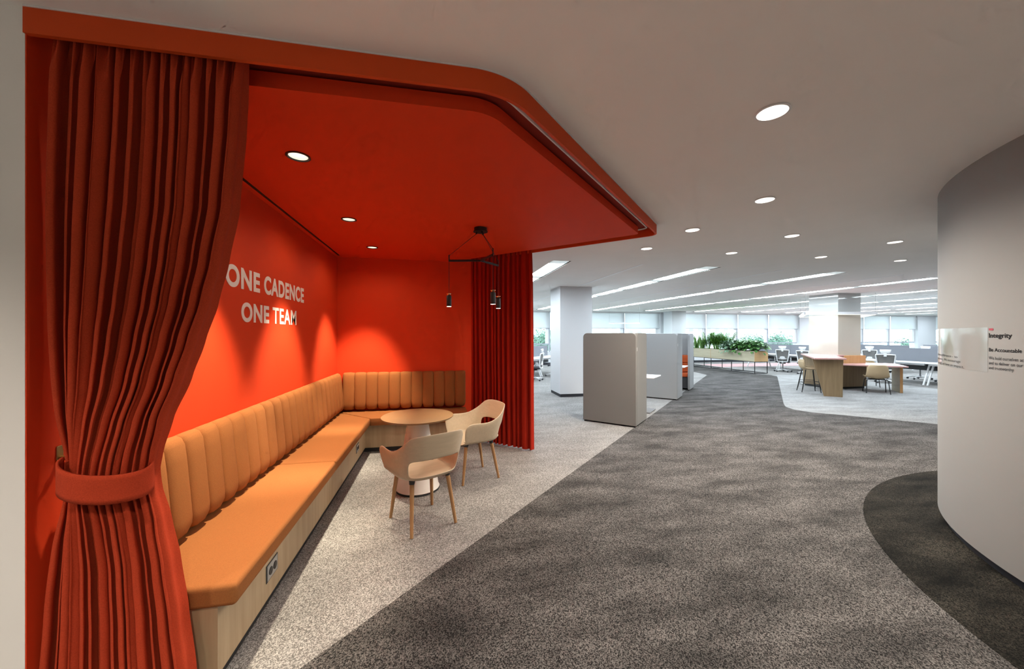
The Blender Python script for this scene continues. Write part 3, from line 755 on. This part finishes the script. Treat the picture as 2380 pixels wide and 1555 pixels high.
make_booth('farthest grey felt booth showing its rust orange cushions', tuple(c2[:2]), RZ + PI, 'greyfelt2', 0.67)

# ---- island around the pillar
icol = thing('column', 'clad pillar with cream glossy panels above the wooden counter', 'pillar', (0, 0, 0), kind='structure')
cx0, cx1, cy0, cy1 = 11.275, 12.085, 8.75, 9.62
MB().box(cx0, cy0, 0.0, cx1, cy1, 2.13).build('lower_cladding', 'beigeglass', icol, bevel=0.004)
MB().box(cx0, cy0, 2.132, cx1, cy1, H).build('upper_cladding', 'greyglass', icol, bevel=0.004)
isl_ = thing('pillar_counter', 'wooden counter base with pink tops built around the clad pillar', 'counter', (0, 0, 0.003))
MB().box(10.92, 8.60, 0.06, 11.27, 9.5, 0.93).build('side_cabinet', 'walnut', isl_)
MB().box(11.272, 8.60, 0.06, 12.085, 8.745, 0.70).build('front_panel', 'walnut', isl_)
MB().box(11.272, 8.62, 0.70, 12.085, 8.745, 0.945).build('splash_panel', 'amber', isl_)
MB().box(10.95, 8.63, 0.0, 12.05, 8.745, 0.06).box(10.95, 8.745, 0, 11.27, 9.47, 0.06).build('toe_kick', 'black', isl_)
MB().prism([(10.86, 9.52), (9.13, 7.64), (9.74, 7.36), (10.98, 8.58), (11.272, 8.58), (11.272, 9.52)], 0.931, 0.965).build('high_top', 'pink', isl_, bevel=0.004)
# tapered panel leg of the high counter
a_, b_ = Vector((9.32, 7.86, 0)), Vector((9.78, 7.47, 0)); d_ = (b_ - a_).normalized(); nn = Vector((-d_.y, d_.x, 0)) * 0.05
a0, b0 = Vector((9.50, 7.71, 0)), Vector((9.77, 7.475, 0))
q = [a0, b0, b_ + Vector((0, 0, 0.931)), a_ + Vector((0, 0, 0.931))]
MB().add([tuple(p) for p in q] + [tuple(p + nn) for p in q], [(0, 1, 2, 3), (7, 6, 5, 4), (0, 4, 5, 1), (1, 5, 6, 2), (2, 6, 7, 3), (3, 7, 4, 0)]).build('panel_leg', 'walnut', isl_)
MB().prism([(10.93, 8.32), (11.79, 7.43), (12.68, 8.30), (12.09, 8.92), (12.09, 8.598), (10.93, 8.598)], 0.695, 0.728).build('low_top', 'pink', isl_, bevel=0.004)
a_, b_ = Vector((12.02, 7.70, 0)), Vector((12.50, 8.20, 0)); d_ = (b_ - a_).normalized(); nn = Vector((d_.y, -d_.x, 0)) * 0.055
MB().prism([tuple(a_[:2]), tuple(b_[:2]), tuple((b_ - nn)[:2]), tuple((a_ - nn)[:2])], 0, 0.695).build('table_leg', 'oakY', isl_)
MB().prism([tuple((a_ - d_ * 0.012)[:2]), tuple((a_ - d_ * 0.001)[:2]), tuple((a_ - d_ * 0.001 - nn)[:2]), tuple((a_ - d_ * 0.012 - nn)[:2])], 0, 0.695).build('leg_edging', 'amber', isl_)

def shell_mesh(prof, wf, curl, name='seat_shell'):
    nu = 8; vs_ = []; nv = len(prof)
    for j, (y, z) in enumerate(prof):
        t_ = j / (nv - 1); wd = wf(t_)
        for i in range(nu + 1):
            u = -1 + 2 * i / nu; c_ = curl(t_) * u * u
            back = max(0, min(1, (t_ - 0.4) / 0.3))
            vs_.append((wd * u, y + c_ * back, z + c_ * (1 - back)))
    fs = [(j * (nu + 1) + i, j * (nu + 1) + i + 1, (j + 1) * (nu + 1) + i + 1, (j + 1) * (nu + 1) + i) for j in range(nv - 1) for i in range(nu)]
    return MB().add(vs_, fs)
def make_cafe_chair(label, loc, rz):     # faces +Y
    t = thing('shell_chair', label, 'chair', loc, rz, group='tan shell chairs at the pillar counter')
    pr = [(0.21, 0.385), (0.19, 0.40), (0.08, 0.395), (-0.06, 0.385), (-0.15, 0.390), (-0.20, 0.44), (-0.225, 0.55), (-0.24, 0.67), (-0.245, 0.735), (-0.245, 0.745)]
    shell_mesh(pr, lambda v: 0.238 if v < 0.5 else 0.238 - 0.055 * (v - 0.5) / 0.5 - (0.05 * ((v - 0.8) / 0.2) ** 2 if v > 0.8 else 0), lambda v: 0.05 if v < 0.5 else 0.07).build('seat_shell', 'tan', t, smooth=180, solid=0.022, sub=1)
    for sx in (-1, 1):
        for y0_, y1_ in ((0.14, 0.215), (-0.13, -0.235)):
            MB().tube([(sx * 0.10, y0_, 0.365), (sx * 0.185, y0_, 0.362), (sx * 0.205, y0_ * 1.1, 0.335), (sx * 0.230, y1_, 0.0)], 0.0105, 8).build('leg', 'black', t, smooth=60)
    MB().box(-0.12, -0.14, 0.355, 0.12, 0.15, 0.367).build('under_frame', 'black', t)
    return t
ch = make_cafe_chair('tan shell chair with its back to the camera at the low pink table', (11.40, 7.885, 0.003), -PI / 4)
dup(ch, 'tan shell chair half hidden behind the low pink table, facing the camera', (12.62, 8.95, 0.003), PI * 0.75)
def make_stool(label, loc, rz):
    t = thing('bar_stool', label, 'stool', loc, rz, group='tan bar stools at the high counter')
    pr = [(0.20, 0.600), (0.18, 0.612), (0.05, 0.605), (-0.09, 0.605), (-0.16, 0.63), (-0.195, 0.71), (-0.215, 0.80), (-0.22, 0.83), (-0.22, 0.84)]
    shell_mesh(pr, lambda v: 0.21 if v < 0.65 else 0.21 - 0.06 * ((v - 0.65) / 0.35) ** 2, lambda v: 0.03 if v < 0.5 else 0.05).build('seat_shell', 'tan', t, smooth=180, solid=0.022, sub=1)
    feet = []
    for sx in (-1, 1):
        for y0_, y1_ in ((0.13, 0.21), (-0.11, -0.21)):
            p1 = (sx * 0.195, y1_, 0.0); feet.append(p1)
            MB().tube([(sx * 0.08, y0_, 0.582), (sx * 0.12, y0_, 0.577), (sx * 0.145, y0_ * 1.1, 0.535), p1], 0.010, 8).build('leg', 'black', t, smooth=60)
    for z, sc_ in ((0.20, 0.91),):
        P_ = [(0.183, 0.182), (-0.183, 0.182), (-0.183, -0.175), (0.183, -0.175)]
        for i in range(4):
            zz = z + (0.03 if i % 2 else 0)
            MB().tube([(P_[i][0], P_[i][1], zz), (P_[(i + 1) % 4][0], P_[(i + 1) % 4][1], zz)], 0.007, 6).build('foot_rail', 'black', t)
    return t
st = make_stool('tan bar stool nearest the tapered counter leg', (9.84, 8.40, 0.003), R(-122))
dup(st, 'tan bar stool behind the nearest one along the high counter', (10.37, 8.84, 0.003), R(-122))

# ---- ring pendants
def ring_pendant(label, pts, z, bar_, drops, glow=True):
    c = Vector((sum(p[0] for p in pts) / len(pts), sum(p[1] for p in pts) / len(pts), 0))
    t = thing('ring_pendant_light', label, 'pendant lamp', (c.x, c.y, z))
    for i in range(4):
        p = Vector((*pts[i], 0)) - c; q_ = Vector((*pts[(i + 1) % 4], 0)) - c
        e = (q_ - p).normalized() * bar_ / 2
        b = MB().bar(tuple(p - e), tuple(q_ + e), bar_, bar_ * 1.07).build('frame_bar', 'whiteplastic', t)
        sv = Vector((-(q_ - p).y, (q_ - p).x, 0)).normalized() * bar_ * 0.3; dz = Vector((0, 0, -bar_ * 0.56))
        MB().add([tuple(p - sv + dz), tuple(p + sv + dz), tuple(q_ + sv + dz), tuple(q_ - sv + dz)], [(0, 1, 2, 3)]).build('light_strip', 'ringglow', b)
    for p in drops:
        MB().tube([(p[0] - c.x, p[1] - c.y, 0.03), (p[0] - c.x, p[1] - c.y, H - z)], 0.0018, 5).build('suspension_wire', 'steel', t)
    return t
RG = [(10.27, 8.85), (12.22, 8.47), (13.72, 9.92), (11.77, 10.32)]
ring_pendant('white ring pendant light encircling the clad pillar', RG, 2.155, 0.07, RG)
RG2 = [(6.30, 13.10), (7.15, 12.55), (7.6, 13.2), (6.8, 13.75)]
ring_pendant('thin white ring pendant light hanging before the windows above the grey booth', RG2, 1.985, 0.035, [RG2[0], RG2[2]])

# ---- planter and plants
PX0, PX1 = 12.22, 12.80; PYS = [12.62, 13.81, 15.02, 16.21, 17.3]
pl = thing('planter_stand', 'long wooden planter box on a black metal frame', 'planter', (0, 0, 0.003))
fr = 0.022
for i, y in enumerate(PYS):
    for x in (PX0, PX1):
        MB().box(x - fr / 2, y - fr / 2, 0.0, x + fr / 2, y + fr / 2, 0.475).build('frame_post', 'black', pl)
    MB().box(PX0, y - fr / 2, 0.0, PX1, y + fr / 2, fr).build('cross_rail', 'black', pl)
for x in (PX0, PX1):
    for z in (0.0, 0.455): MB().box(x - fr / 2, PYS[0], z, x + fr / 2, PYS[-1], z + fr).build('long_rail', 'black', pl)
MB().box(PX0, PYS[0] - fr / 2, 0.455, PX1, PYS[0] + fr / 2, 0.477).build('cross_rail', 'black', pl)
for y0_, y1_ in ((12.60, 15.02), (15.03, 17.32)):
    b = MB().box(PX0 - 0.02, y0_ + 0.012, 0.478, PX0, y1_, 0.885).box(PX1, y0_ + 0.012, 0.478, PX1 + 0.02, y1_, 0.885).box(PX0, y1_ - 0.02, 0.478, PX1, y1_, 0.885).box(PX0, y0_ + 0.012, 0.478, PX1, y1_, 0.50).build('box', 'oakY', pl)
    MB().box(PX0 - 0.02, y0_, 0.478, PX1 + 0.02, y0_ + 0.012, 0.885).build('end_board', 'oakend', b)
    MB().box(PX0, y0_ + 0.02, 0.50, PX1, y1_ - 0.02, 0.84).build('soil', 'soil', b)
def leaf(m_, base, dir_, length, width, droop, seg=4, fold_=0.25):
    d = Vector(dir_).normalized(); side = d.cross(Vector((0, 0, 1)))
    if side.length < 0.05: side = Vector((random.uniform(-1, 1), random.uniform(-1, 1), 0))
    side.normalize(); p = Vector(base); vs_ = []; fs = []
    for k in range(seg + 1):
        t_ = k / seg; wd = width * math.sin(PI * min(1, 0.12 + 0.88 * t_)) ** 0.8 / 2 if t_ < 1 else 0.001
        up = side.cross(d).normalized() * wd * fold_
        vs_ += [tuple(p - side * wd + up), tuple(p), tuple(p + side * wd + up)]
        p = p + d * length / seg; d = (d + Vector((0, 0, -droop / seg))).normalized()
    for k in range(seg): fs += [(3 * k, 3 * k + 1, 3 * k + 4, 3 * k + 3), (3 * k + 1, 3 * k + 2, 3 * k + 5, 3 * k + 4)]
    m_.add(vs_, fs)
def plant(kind, x, y, label, seed):
    random.seed(seed)
    nm = {'snake': 'snake_plant', 'palm': 'palm_plant', 'broad': 'leafy_plant', 'silver': 'leafy_plant'}[kind]
    t = thing(nm, label, 'plant', (x, y, 0.843), group='plants in the wooden planter')
    m_ = MB(); stem = MB()
    if kind == 'snake':
        for k in range(30):
            a = random.uniform(0, 2 * PI); r_ = random.uniform(0, 0.17)
            leaf(m_, (r_ * math.cos(a), r_ * math.sin(a) * 1.4, 0), (0.22 * math.cos(a), 0.22 * math.sin(a), 1), random.uniform(0.42, 0.74), random.uniform(0.04, 0.062), random.uniform(-0.1, 0.12), 5, 0.2)
        stem.lathe([(0.12, 0), (0.10, 0.05)], 10); mm = 'leaf1'
    elif kind == 'palm':
        for k in range(26):
            a = random.uniform(0, 2 * PI); e = random.uniform(0.3, 1.05); hgt = random.uniform(0.42, 0.80)
            p0 = Vector((0.05 * math.cos(a), 0.05 * math.sin(a), 0)); p1 = Vector((0.20 * e * math.cos(a), 0.20 * e * math.sin(a), hgt * 0.75)); p2 = Vector((0.34 * e * math.cos(a), 0.34 * e * math.sin(a), hgt))
            pts = [p0 * (1 - s_) ** 2 + p1 * 2 * s_ * (1 - s_) + p2 * s_ ** 2 for s_ in [i / 6 for i in range(7)]]
            stem.tube(pts, 0.006, 5)
            for i in range(9):
                s_ = 0.35 + 0.65 * i / 8; p = p0 * (1 - s_) ** 2 + p1 * 2 * s_ * (1 - s_) + p2 * s_ ** 2
                for sg in (-1, 1):
                    sd = Vector((-math.sin(a), math.cos(a), 0)) * sg
                    leaf(m_, p, sd + Vector((math.cos(a), math.sin(a), 0.5)) * 0.9, random.uniform(0.16, 0.24), 0.042, 0.9, 3)
        mm = 'leaf2'
    else:
        nL = 190
        for k in range(nL):
            a = random.uniform(0, 2 * PI); r_ = math.sqrt(random.random()) * 0.39; z = 0.52 * math.sqrt(max(0, 1 - (r_ / 0.42) ** 2)) * random.uniform(0.45, 1.0)
            if kind == 'silver': z *= 0.95
            b_ = Vector((r_ * math.cos(a) * 0.9, r_ * math.sin(a) * 1.25, z))
            stem.tube([(b_.x * 0.2, b_.y * 0.2, 0), tuple(b_ * 0.6 + Vector((0, 0, 0.05))), tuple(b_)], 0.004, 4)
            leaf(m_, b_, (math.cos(a) + random.uniform(-.5, .5), math.sin(a) + random.uniform(-.5, .5), random.uniform(-0.2, 0.6)), random.uniform(0.14, 0.22), random.uniform(0.08, 0.13), random.uniform(0.5, 1.2), 4)
        for k in range(14):   # leaves spilling over the rim
            a = random.uniform(0, 2 * PI); b_ = Vector((0.36 * math.cos(a), 0.40 * math.sin(a), random.uniform(-0.05, 0.12)))
            leaf(m_, b_, (math.cos(a), math.sin(a), -0.3), 0.16, 0.10, 1.2, 4)
        mm = 'leaf3' if kind == 'broad' else 'leaf4'
    f_ = m_.build('foliage', mm, t, smooth=180); f_['kind'] = 'stuff'
    stem.build('stems', mm, t)
for kind, x, y, lb, sd in (
    ('broad', 12.53, 12.95, 'broad leaved green plant spilling over the near end of the planter', 1),
    ('broad', 12.49, 13.55, 'broad leaved green plant second from the near end of the planter', 2),
    ('silver', 12.47, 14.12, 'silvery green leafy plant in the middle of the planter', 3),
    ('palm', 12.58, 14.52, 'feathery green palm, nearest of the palms in the planter', 4),
    ('palm', 12.46, 14.85, 'feathery green palm between two others in the planter', 5),
    ('palm', 12.46, 15.5, 'feathery green palm next to the upright snake plants', 6),
    ('palm', 12.55, 15.15, 'feathery green palm behind the silvery leafy plant', 14),
    ('snake', 12.5, 15.95, 'upright striped snake plant next to the palms in the planter', 7),
    ('snake', 12.5, 16.4, 'upright striped snake plant in the middle of the far row', 8),
    ('snake', 12.5, 16.85, 'upright striped snake plant at the far end by the grey booth', 9)):
    plant(kind, x, y, lb, sd)

# ---- desks
def make_desk(label, loc, rz, ln=1.67, screen=True, legs=True):   # local: runs along Y from 0 to ln, near edge X=0, pair of tops back to back, faces -X and +X
    t = thing('bench_desk', label, 'desk', loc, rz, group='white bench desks with grey screens')
    for x0_ in (0.0, 0.715):
        MB().box(x0_, 0.004, 0.655, x0_ + 0.69, ln - 0.004, 0.682).build('desktop', 'whiteplastic', t, bevel=0.003)
    MB().box(0.08, 0.05, 0.60, 0.12, ln - 0.05, 0.655).box(1.28, 0.05, 0.60, 1.32, ln - 0.05, 0.655).build('beam', 'whiteplastic', t)
    for y in (0.05, ln - 0.05):
        for xa, xb in ((0.30, 0.04), (1.10, 1.36)):
            MB().tube([(xa, y, 0.65), (xb, y, 0.0)], 0.024, 10).build('leg', 'whiteplastic', t, smooth=40)
        MB().box(0.28, y - 0.02, 0.60, 1.12, y + 0.02, 0.65).build('cross_beam', 'whiteplastic', t)
    MB().box(0.60, 0.10, 0.42, 0.80, ln - 0.10, 0.60).build('cable_tray', 'dark', t)
    if screen: MB().box(0.69, 0.006, 0.60, 0.715, ln - 0.006, 1.10).build('screen', 'screen', t, bevel=0.006)
    return t
DX = 14.45
dk = make_desk('white bench desk with slate screen nearest the curved wall', (DX, 7.05, 0.003), 0)
dup(dk, 'white bench desk with slate screen behind the low pink table', (DX, 8.72, 0.003))
dup(dk, 'white bench desk with slate screen just left of the clad pillar', (DX, 12.10, 0.003))
dup(dk, 'white bench desk with slate screen nearest the planter', (DX, 13.77, 0.003))
for k, lb in enumerate(['slate screened desk in the second row, nearest the curved wall', 'slate screened desk in the second row, partly behind the clad pillar']):
    dup(dk, lb, (17.9, 11.7 + 1.67 * k, 0.003))
for k, lb in enumerate(['slate screened desk in the farthest row, touching the curved wall edge', 'slate screened desk in the farthest row, before the white pier']):
    dup(dk, lb, (20.0, 9.2 + 1.67 * k, 0.003))
dL = dup(dk, 'white desk with slate screen glimpsed between the deep red curtain and the pillar', (1.56, 13.05, 0.003), R(-45))
dL2 = dup(dk, 'white desk beside the window glimpsed left of the pillar', (2.75, 14.24, 0.003), R(-45))

# ---- office chairs (face +Y)
def make_office_chair(label, loc, rz):
    t = thing('office_chair', label, 'office chair', loc, rz, group='white framed mesh office chairs')
    W_ = 'whiteplastic'
    for k in range(5):
        a = 2 * PI * k / 5 + 0.3; ca, sa = math.cos(a), math.sin(a)
        sp_ = MB().tube([(0.03 * ca, 0.03 * sa, 0.095), (0.17 * ca, 0.17 * sa, 0.085), (0.30 * ca, 0.30 * sa, 0.062)], [0.024, 0.020, 0.015], 8).build('base_arm', W_, t, smooth=60)
        MB().lathe([(0.027, -0.02), (0.030, -0.016), (0.030, 0.016), (0.027, 0.02)], 14).xf(Matrix.Translation((0.305 * ca, 0.305 * sa, 0.030)) @ Matrix.Rotation(a + 0.7, 4, 'Z') @ Matrix.Rotation(PI / 2, 4, 'X')).build('caster', 'dark', sp_, smooth=40)
    MB().lathe([(0.034, 0.06), (0.034, 0.14), (0.022, 0.15), (0.022, 0.36)], 14).build('gas_column', 'steel', t, smooth=40)
    MB().box(-0.10, -0.12, 0.34, 0.10, 0.10, 0.39).build('tilt_housing', 'dark', t, bevel=0.01)
    MB().grid(lambda u, v: ((u - 0.5) * 0.47, -0.21 + v * 0.45, 0.425 + 0.02 * (2 * u - 1) ** 2 - 0.05 * max(0, v - 0.8) * 4 * 0.5), 8, 8).build('seat', 'charcoal', t, smooth=180, solid=0.055, soff=-0.4)
    def bk(u, z):   # backrest surface: u -1..1, z height
        h = (z - 0.46) / 0.46
        return Vector((u * (0.175 + 0.055 * h), -0.245 - 0.04 * h + 0.045 * (1 - u * u) * -0.5 + 0.02 * math.sin(PI * h), z))
    loop = [bk(-1, 0.45), bk(-1, 0.58), bk(-1, 0.72), bk(-1, 0.86), bk(-0.96, 0.905), bk(-0.5, 0.912), bk(0, 0.914), bk(0.5, 0.912), bk(0.96, 0.905), bk(1, 0.86), bk(1, 0.72), bk(1, 0.58), bk(1, 0.45), bk(0.8, 0.43), bk(0, 0.42), bk(-0.8, 0.43)]
    bf = MB().tube(loop, 0.019, 8, closed=True).build('back_frame', W_, t, smooth=60)
    MB().grid(lambda u, v: tuple(bk(-0.95 + 1.9 * u, 0.45 + 0.455 * v) + Vector((0, 0.004, 0))), 6, 6).build('mesh_panel', 'mesh', bf, smooth=180, solid=0.006)
    lum = [bk(-0.95, 0.56), bk(-0.5, 0.575), bk(-0.35, 0.645), bk(0, 0.655), bk(0.35, 0.645), bk(0.5, 0.575), bk(0.95, 0.56), bk(0, 0.53)]
    lv = [p + Vector((0, -0.012, 0)) for p in lum] + [p + Vector((0, -0.03, 0)) for p in lum]; n_ = len(lum)
    MB().add([tuple(p) for p in lv], [tuple(range(n_)), tuple(range(2 * n_ - 1, n_ - 1, -1))] + [(i, (i + 1) % n_, n_ + (i + 1) % n_, n_ + i) for i in range(n_)]).build('lumbar_support', W_, bf)
    MB().box(-0.035, -0.325, 0.85, 0.035, -0.295, 0.955).build('headrest_post', W_, t, bevel=0.006)
    MB().grid(lambda u, v: ((u - 0.5) * 0.25 * (0.70 + 0.30 * min(1, v * 1.6)), -0.295 + 0.03 * (2 * u - 1) ** 2 - 0.012 * math.sin(PI * v), 0.945 + 0.125 * v - 0.012 * (2 * u - 1) ** 4 * (v - 0.5)), 8, 5).build('headrest', W_, t, smooth=180, solid=0.03)
    for sx in (-1, 1):
        ar = MB().tube([(sx * 0.16, -0.02, 0.375), (sx * 0.25, -0.02, 0.39), (sx * 0.27, -0.03, 0.50), (sx * 0.27, -0.02, 0.60)], 0.017, 8).build('arm_support', W_, t, smooth=60)
        MB().box(sx * 0.27 - 0.04, -0.12, 0.60, sx * 0.27 + 0.04, 0.13, 0.625).build('arm_pad', 'dark', ar, bevel=0.01)
    MB().tube([(0, -0.08, 0.36), (0, -0.22, 0.38), (0, -0.262, 0.46)], 0.028, 8).build('back_spine', W_, t, smooth=60)
    return t
oc = make_office_chair('white mesh office chair right of the planter, back to the camera', (14.08, 13.13, 0.003), R(-50))
for lb, x, y, a in (('white mesh office chair partly hidden behind the nearer bar stool', 14.10, 12.10, -80),
                    ('white mesh office chair behind the low pink table, nearer of two there', 14.06, 9.42, -64),
                    ('white mesh office chair farther behind the pillar, by the second desk row', 17.42, 12.27, -58),
                    ('dark seated office chair under the desk nearest the curved wall', 16.05, 9.05, 95),
                    ('office chair headrest showing above the second row screens', 19.72, 13.0, 95),
                    ('office chair headrest peeking above the nearest slate screen by the curved wall', 16.3, 9.95, 95),
                    ('white office chair left of the pillar, seen from the side', 3.17, 12.26, 60),
                    ('white office chair partly hidden behind the pillar, farther of two there', 4.2, 13.3, 75)):
    q_ = dup(oc, lb, (x, y, 0.003), R(a))
    if 'headrest' in lb: q_.scale = (1, 1, 1.06)

# ================================================================== CURVED WALL PRINT
def wall_pt(ang, z, off): return (CW[0] + (RW + off) * math.cos(ang), CW[1] + (RW + off) * math.sin(ang), z)
def ang_of_px(px):
    a = (px - 1190) / FPX; c_, s_ = math.cos(YAW), math.sin(YAW); d = Vector((a * c_ + s_, -a * s_ + c_)); d.normalize()
    oc_ = Vector((-CW[0], -CW[1])); b = oc_.dot(d); disc = b * b - (oc_.dot(oc_) - RW * RW)
    tt = -b - math.sqrt(max(0, disc)); p = d * tt; D = p.x * s_ + p.y * c_
    return math.atan2(p.y - CW[1], p.x - CW[0]), D
A_l = ang_of_px(2173)[0]; A_r = ang_of_px(2296)[0]
pr_ = thing('wall_print', 'printed company values text with Integrity heading on the curved white wall', 'wall graphic', (0, 0, 0))
MB().grid(lambda u, v: wall_pt(A_l - 0.06 + (A_r - A_l + 0.06) * u, 1.30 + 0.297 * v, 0.0008), 48, 1).build('clear_vinyl', 'vinyl', pr_, smooth=180)
def wall_text(txt, px_left, ytop, ybot, m, off, px_right=None, name='print_line'):
    me = text_mesh(txt, 1.0, off, 0.0, 1.0)
    a0, D = ang_of_px(px_left); z1_ = HC + (777.5 - ytop) / FPX * D; z0_ = HC + (777.5 - ybot) / FPX * D
    cap = 0.70; sc_ = (z1_ - z0_) / cap
    x0_ = min(v.co.x for v in me.vertices); x1_ = max(v.co.x for v in me.vertices)
    sx = sc_
    if px_right:
        sx = abs(ang_of_px(px_right)[0] - a0) * RW / (x1_ - x0_)
    for v in me.vertices:
        s_ = (v.co.x - x0_) * sx / RW; z = z0_ + v.co.y * sc_
        v.co = wall_pt(a0 + s_, z, 0.0016)
    me.materials.append(M[m]); return obj(name, me, pr_)
wall_text('Integrity', 2299, 774.5, 784.5, 'ink', 0.02, 2353)
wall_text('Be Accountable', 2299, 808.5, 816.5, 'ink', 0.012, 2376)
wall_text('We hold ourselves accountable', 2299, 828, 835, 'inkgrey', 0.004)
wall_text('and to deliver on our promises', 2299, 839.5, 846.5, 'inkgrey', 0.004)
wall_text('and trustworthy', 2299, 850.5, 857.5, 'inkgrey', 0.004)
wall_text('make a difference - to', 2181, 820.0, 825.0, 'inkgrey', 0.004, 2226)
wall_text('innovation. We encourage', 2181, 829.0, 834.0, 'inkgrey', 0.004, 2233)
wall_text('take risk and have an impact.', 2181, 838.5, 843.5, 'inkgrey', 0.004, 2241)
a0, D = ang_of_px(2299); a1_, _ = ang_of_px(2309)
z1_ = HC + (777.5 - 763.5) / FPX * D; z0_ = HC + (777.5 - 768) / FPX * D
MB().grid(lambda u, v: wall_pt(a0 + (a1_ - a0) * u, z0_ + (z1_ - z0_) * v, 0.0016), 3, 1).build('heading_dash', 'inkred', pr_)

# ================================================================== OUTSIDE
struct('ground', MB().box(-80, 19.5, -8.2, 140, 220, -8.0), 'lawn', 'pale ground outside the windows', 'ground')
def tree(label, x, y, top, rx, seed):
    random.seed(seed)
    t = thing('tree', label, 'tree', (x, y, -8.0), group='trees outside the windows')
    h = top + 8.0; zc = h - rx * 1.15
    MB().tube([(0, 0, 0), (0.15, 0.1, zc * 0.6), (0, 0, zc + rx * 0.5)], [0.28, 0.2, 0.06], 8).build('trunk', 'bark', t, smooth=60)
    m_ = MB(); blobs = [(random.uniform(-.55, .55) * rx, random.uniform(-.55, .55) * rx, zc + random.uniform(-.8, .55) * rx, rx * random.uniform(.4, .65)) for _ in range(14)]
    for bx_, by_, bz_, br in blobs:
        for k in range(1000):
            d = Vector((random.gauss(0, 1), random.gauss(0, 1), random.gauss(0, 1))).normalized(); p = Vector((bx_, by_, bz_)) + d * br * random.uniform(0.35, 1.05)
            sz = random.uniform(0.07, 0.14); u_ = Vector((random.gauss(0, 1), random.gauss(0, 1), random.gauss(0, 1))).normalized(); w_ = u_.cross(d).normalized()
            m_.add([tuple(p - u_ * sz), tuple(p + w_ * sz * 0.6), tuple(p + u_ * sz), tuple(p - w_ * sz * 0.6)], [(0, 1, 2, 3)])
    f_ = m_.build('crown', 'treeleaf', t); f_['kind'] = 'stuff'
for lb, x, y, top, rx, sd in (
    ('leafy tree outside the window between the deep red curtain and the pillar', 10.4, 34.0, 2.6, 3.0, 21),
    ('leafy tree behind the planter, left of two in the same window', 37.2, 40.0, 1.9, 3.2, 22),
    ('bushy tree behind the broad leaved planter plants', 45.8, 46.5, 2.3, 3.2, 27),
    ('leafy tree outside the window left of the clad pillar', 43.4, 39.0, 2.4, 3.4, 23),
    ('low leafy tree outside the window just right of the clad pillar', 55.4, 41.5, 1.2, 3.2, 24),
    ('low bushy tree right of the clad pillar, between two others', 65.2, 46.0, 1.4, 3.2, 28),
    ('tall leafy tree outside the window near the curved wall', 61.8, 37.5, 2.3, 3.2, 25),
    ('leafy tree far outside above the farther grey booths', 30.0, 48.0, 1.2, 3.0, 26)):
    tree(lb, x, y, top, rx, sd)
def building(label, x, y, wd, dp, top, rows, cols):
    t = thing('apartment_block', label, 'building', (x, y, -8.0), group='pale buildings outside the windows')
    MB().box(0, 0, 0, wd, dp, top + 8).build('walls', 'render', t)
    wme = MB().box(0, -0.06, 0, wd / cols * 0.45, 0.02, 1.3).mesh('pane'); wme.materials.append(M['paneblue'])
    for r_ in range(rows):
        for c_ in range(cols):
            o = obj('pane', wme, t); o.location = (wd / cols * (c_ + 0.28), 0, top + 8 - 2.6 - 3.0 * r_)
for lb, x, y, wd, dp, top, rows, cols in (
    ('pale low building left of the tree near the deep red curtain', 5.0, 55.0, 9.0, 10.0, 0.9, 3, 5),
    ('pale apartment block seen above the nearest grey booth', 22.0, 90.0, 22.0, 14.0, 9.0, 4, 8),
    ('pale apartment block seen above the farther grey booths', 48.0, 95.0, 16.0, 14.0, 10.0, 4, 6),
    ('pale apartment block behind the palm plants', 70.0, 100.0, 18.0, 14.0, 11.0, 4, 6),
    ('pale apartment block right of the clad pillar', 112.0, 92.0, 16.0, 14.0, 10.0, 4, 6)):
    building(lb, x, y, wd, dp, top, rows, cols)
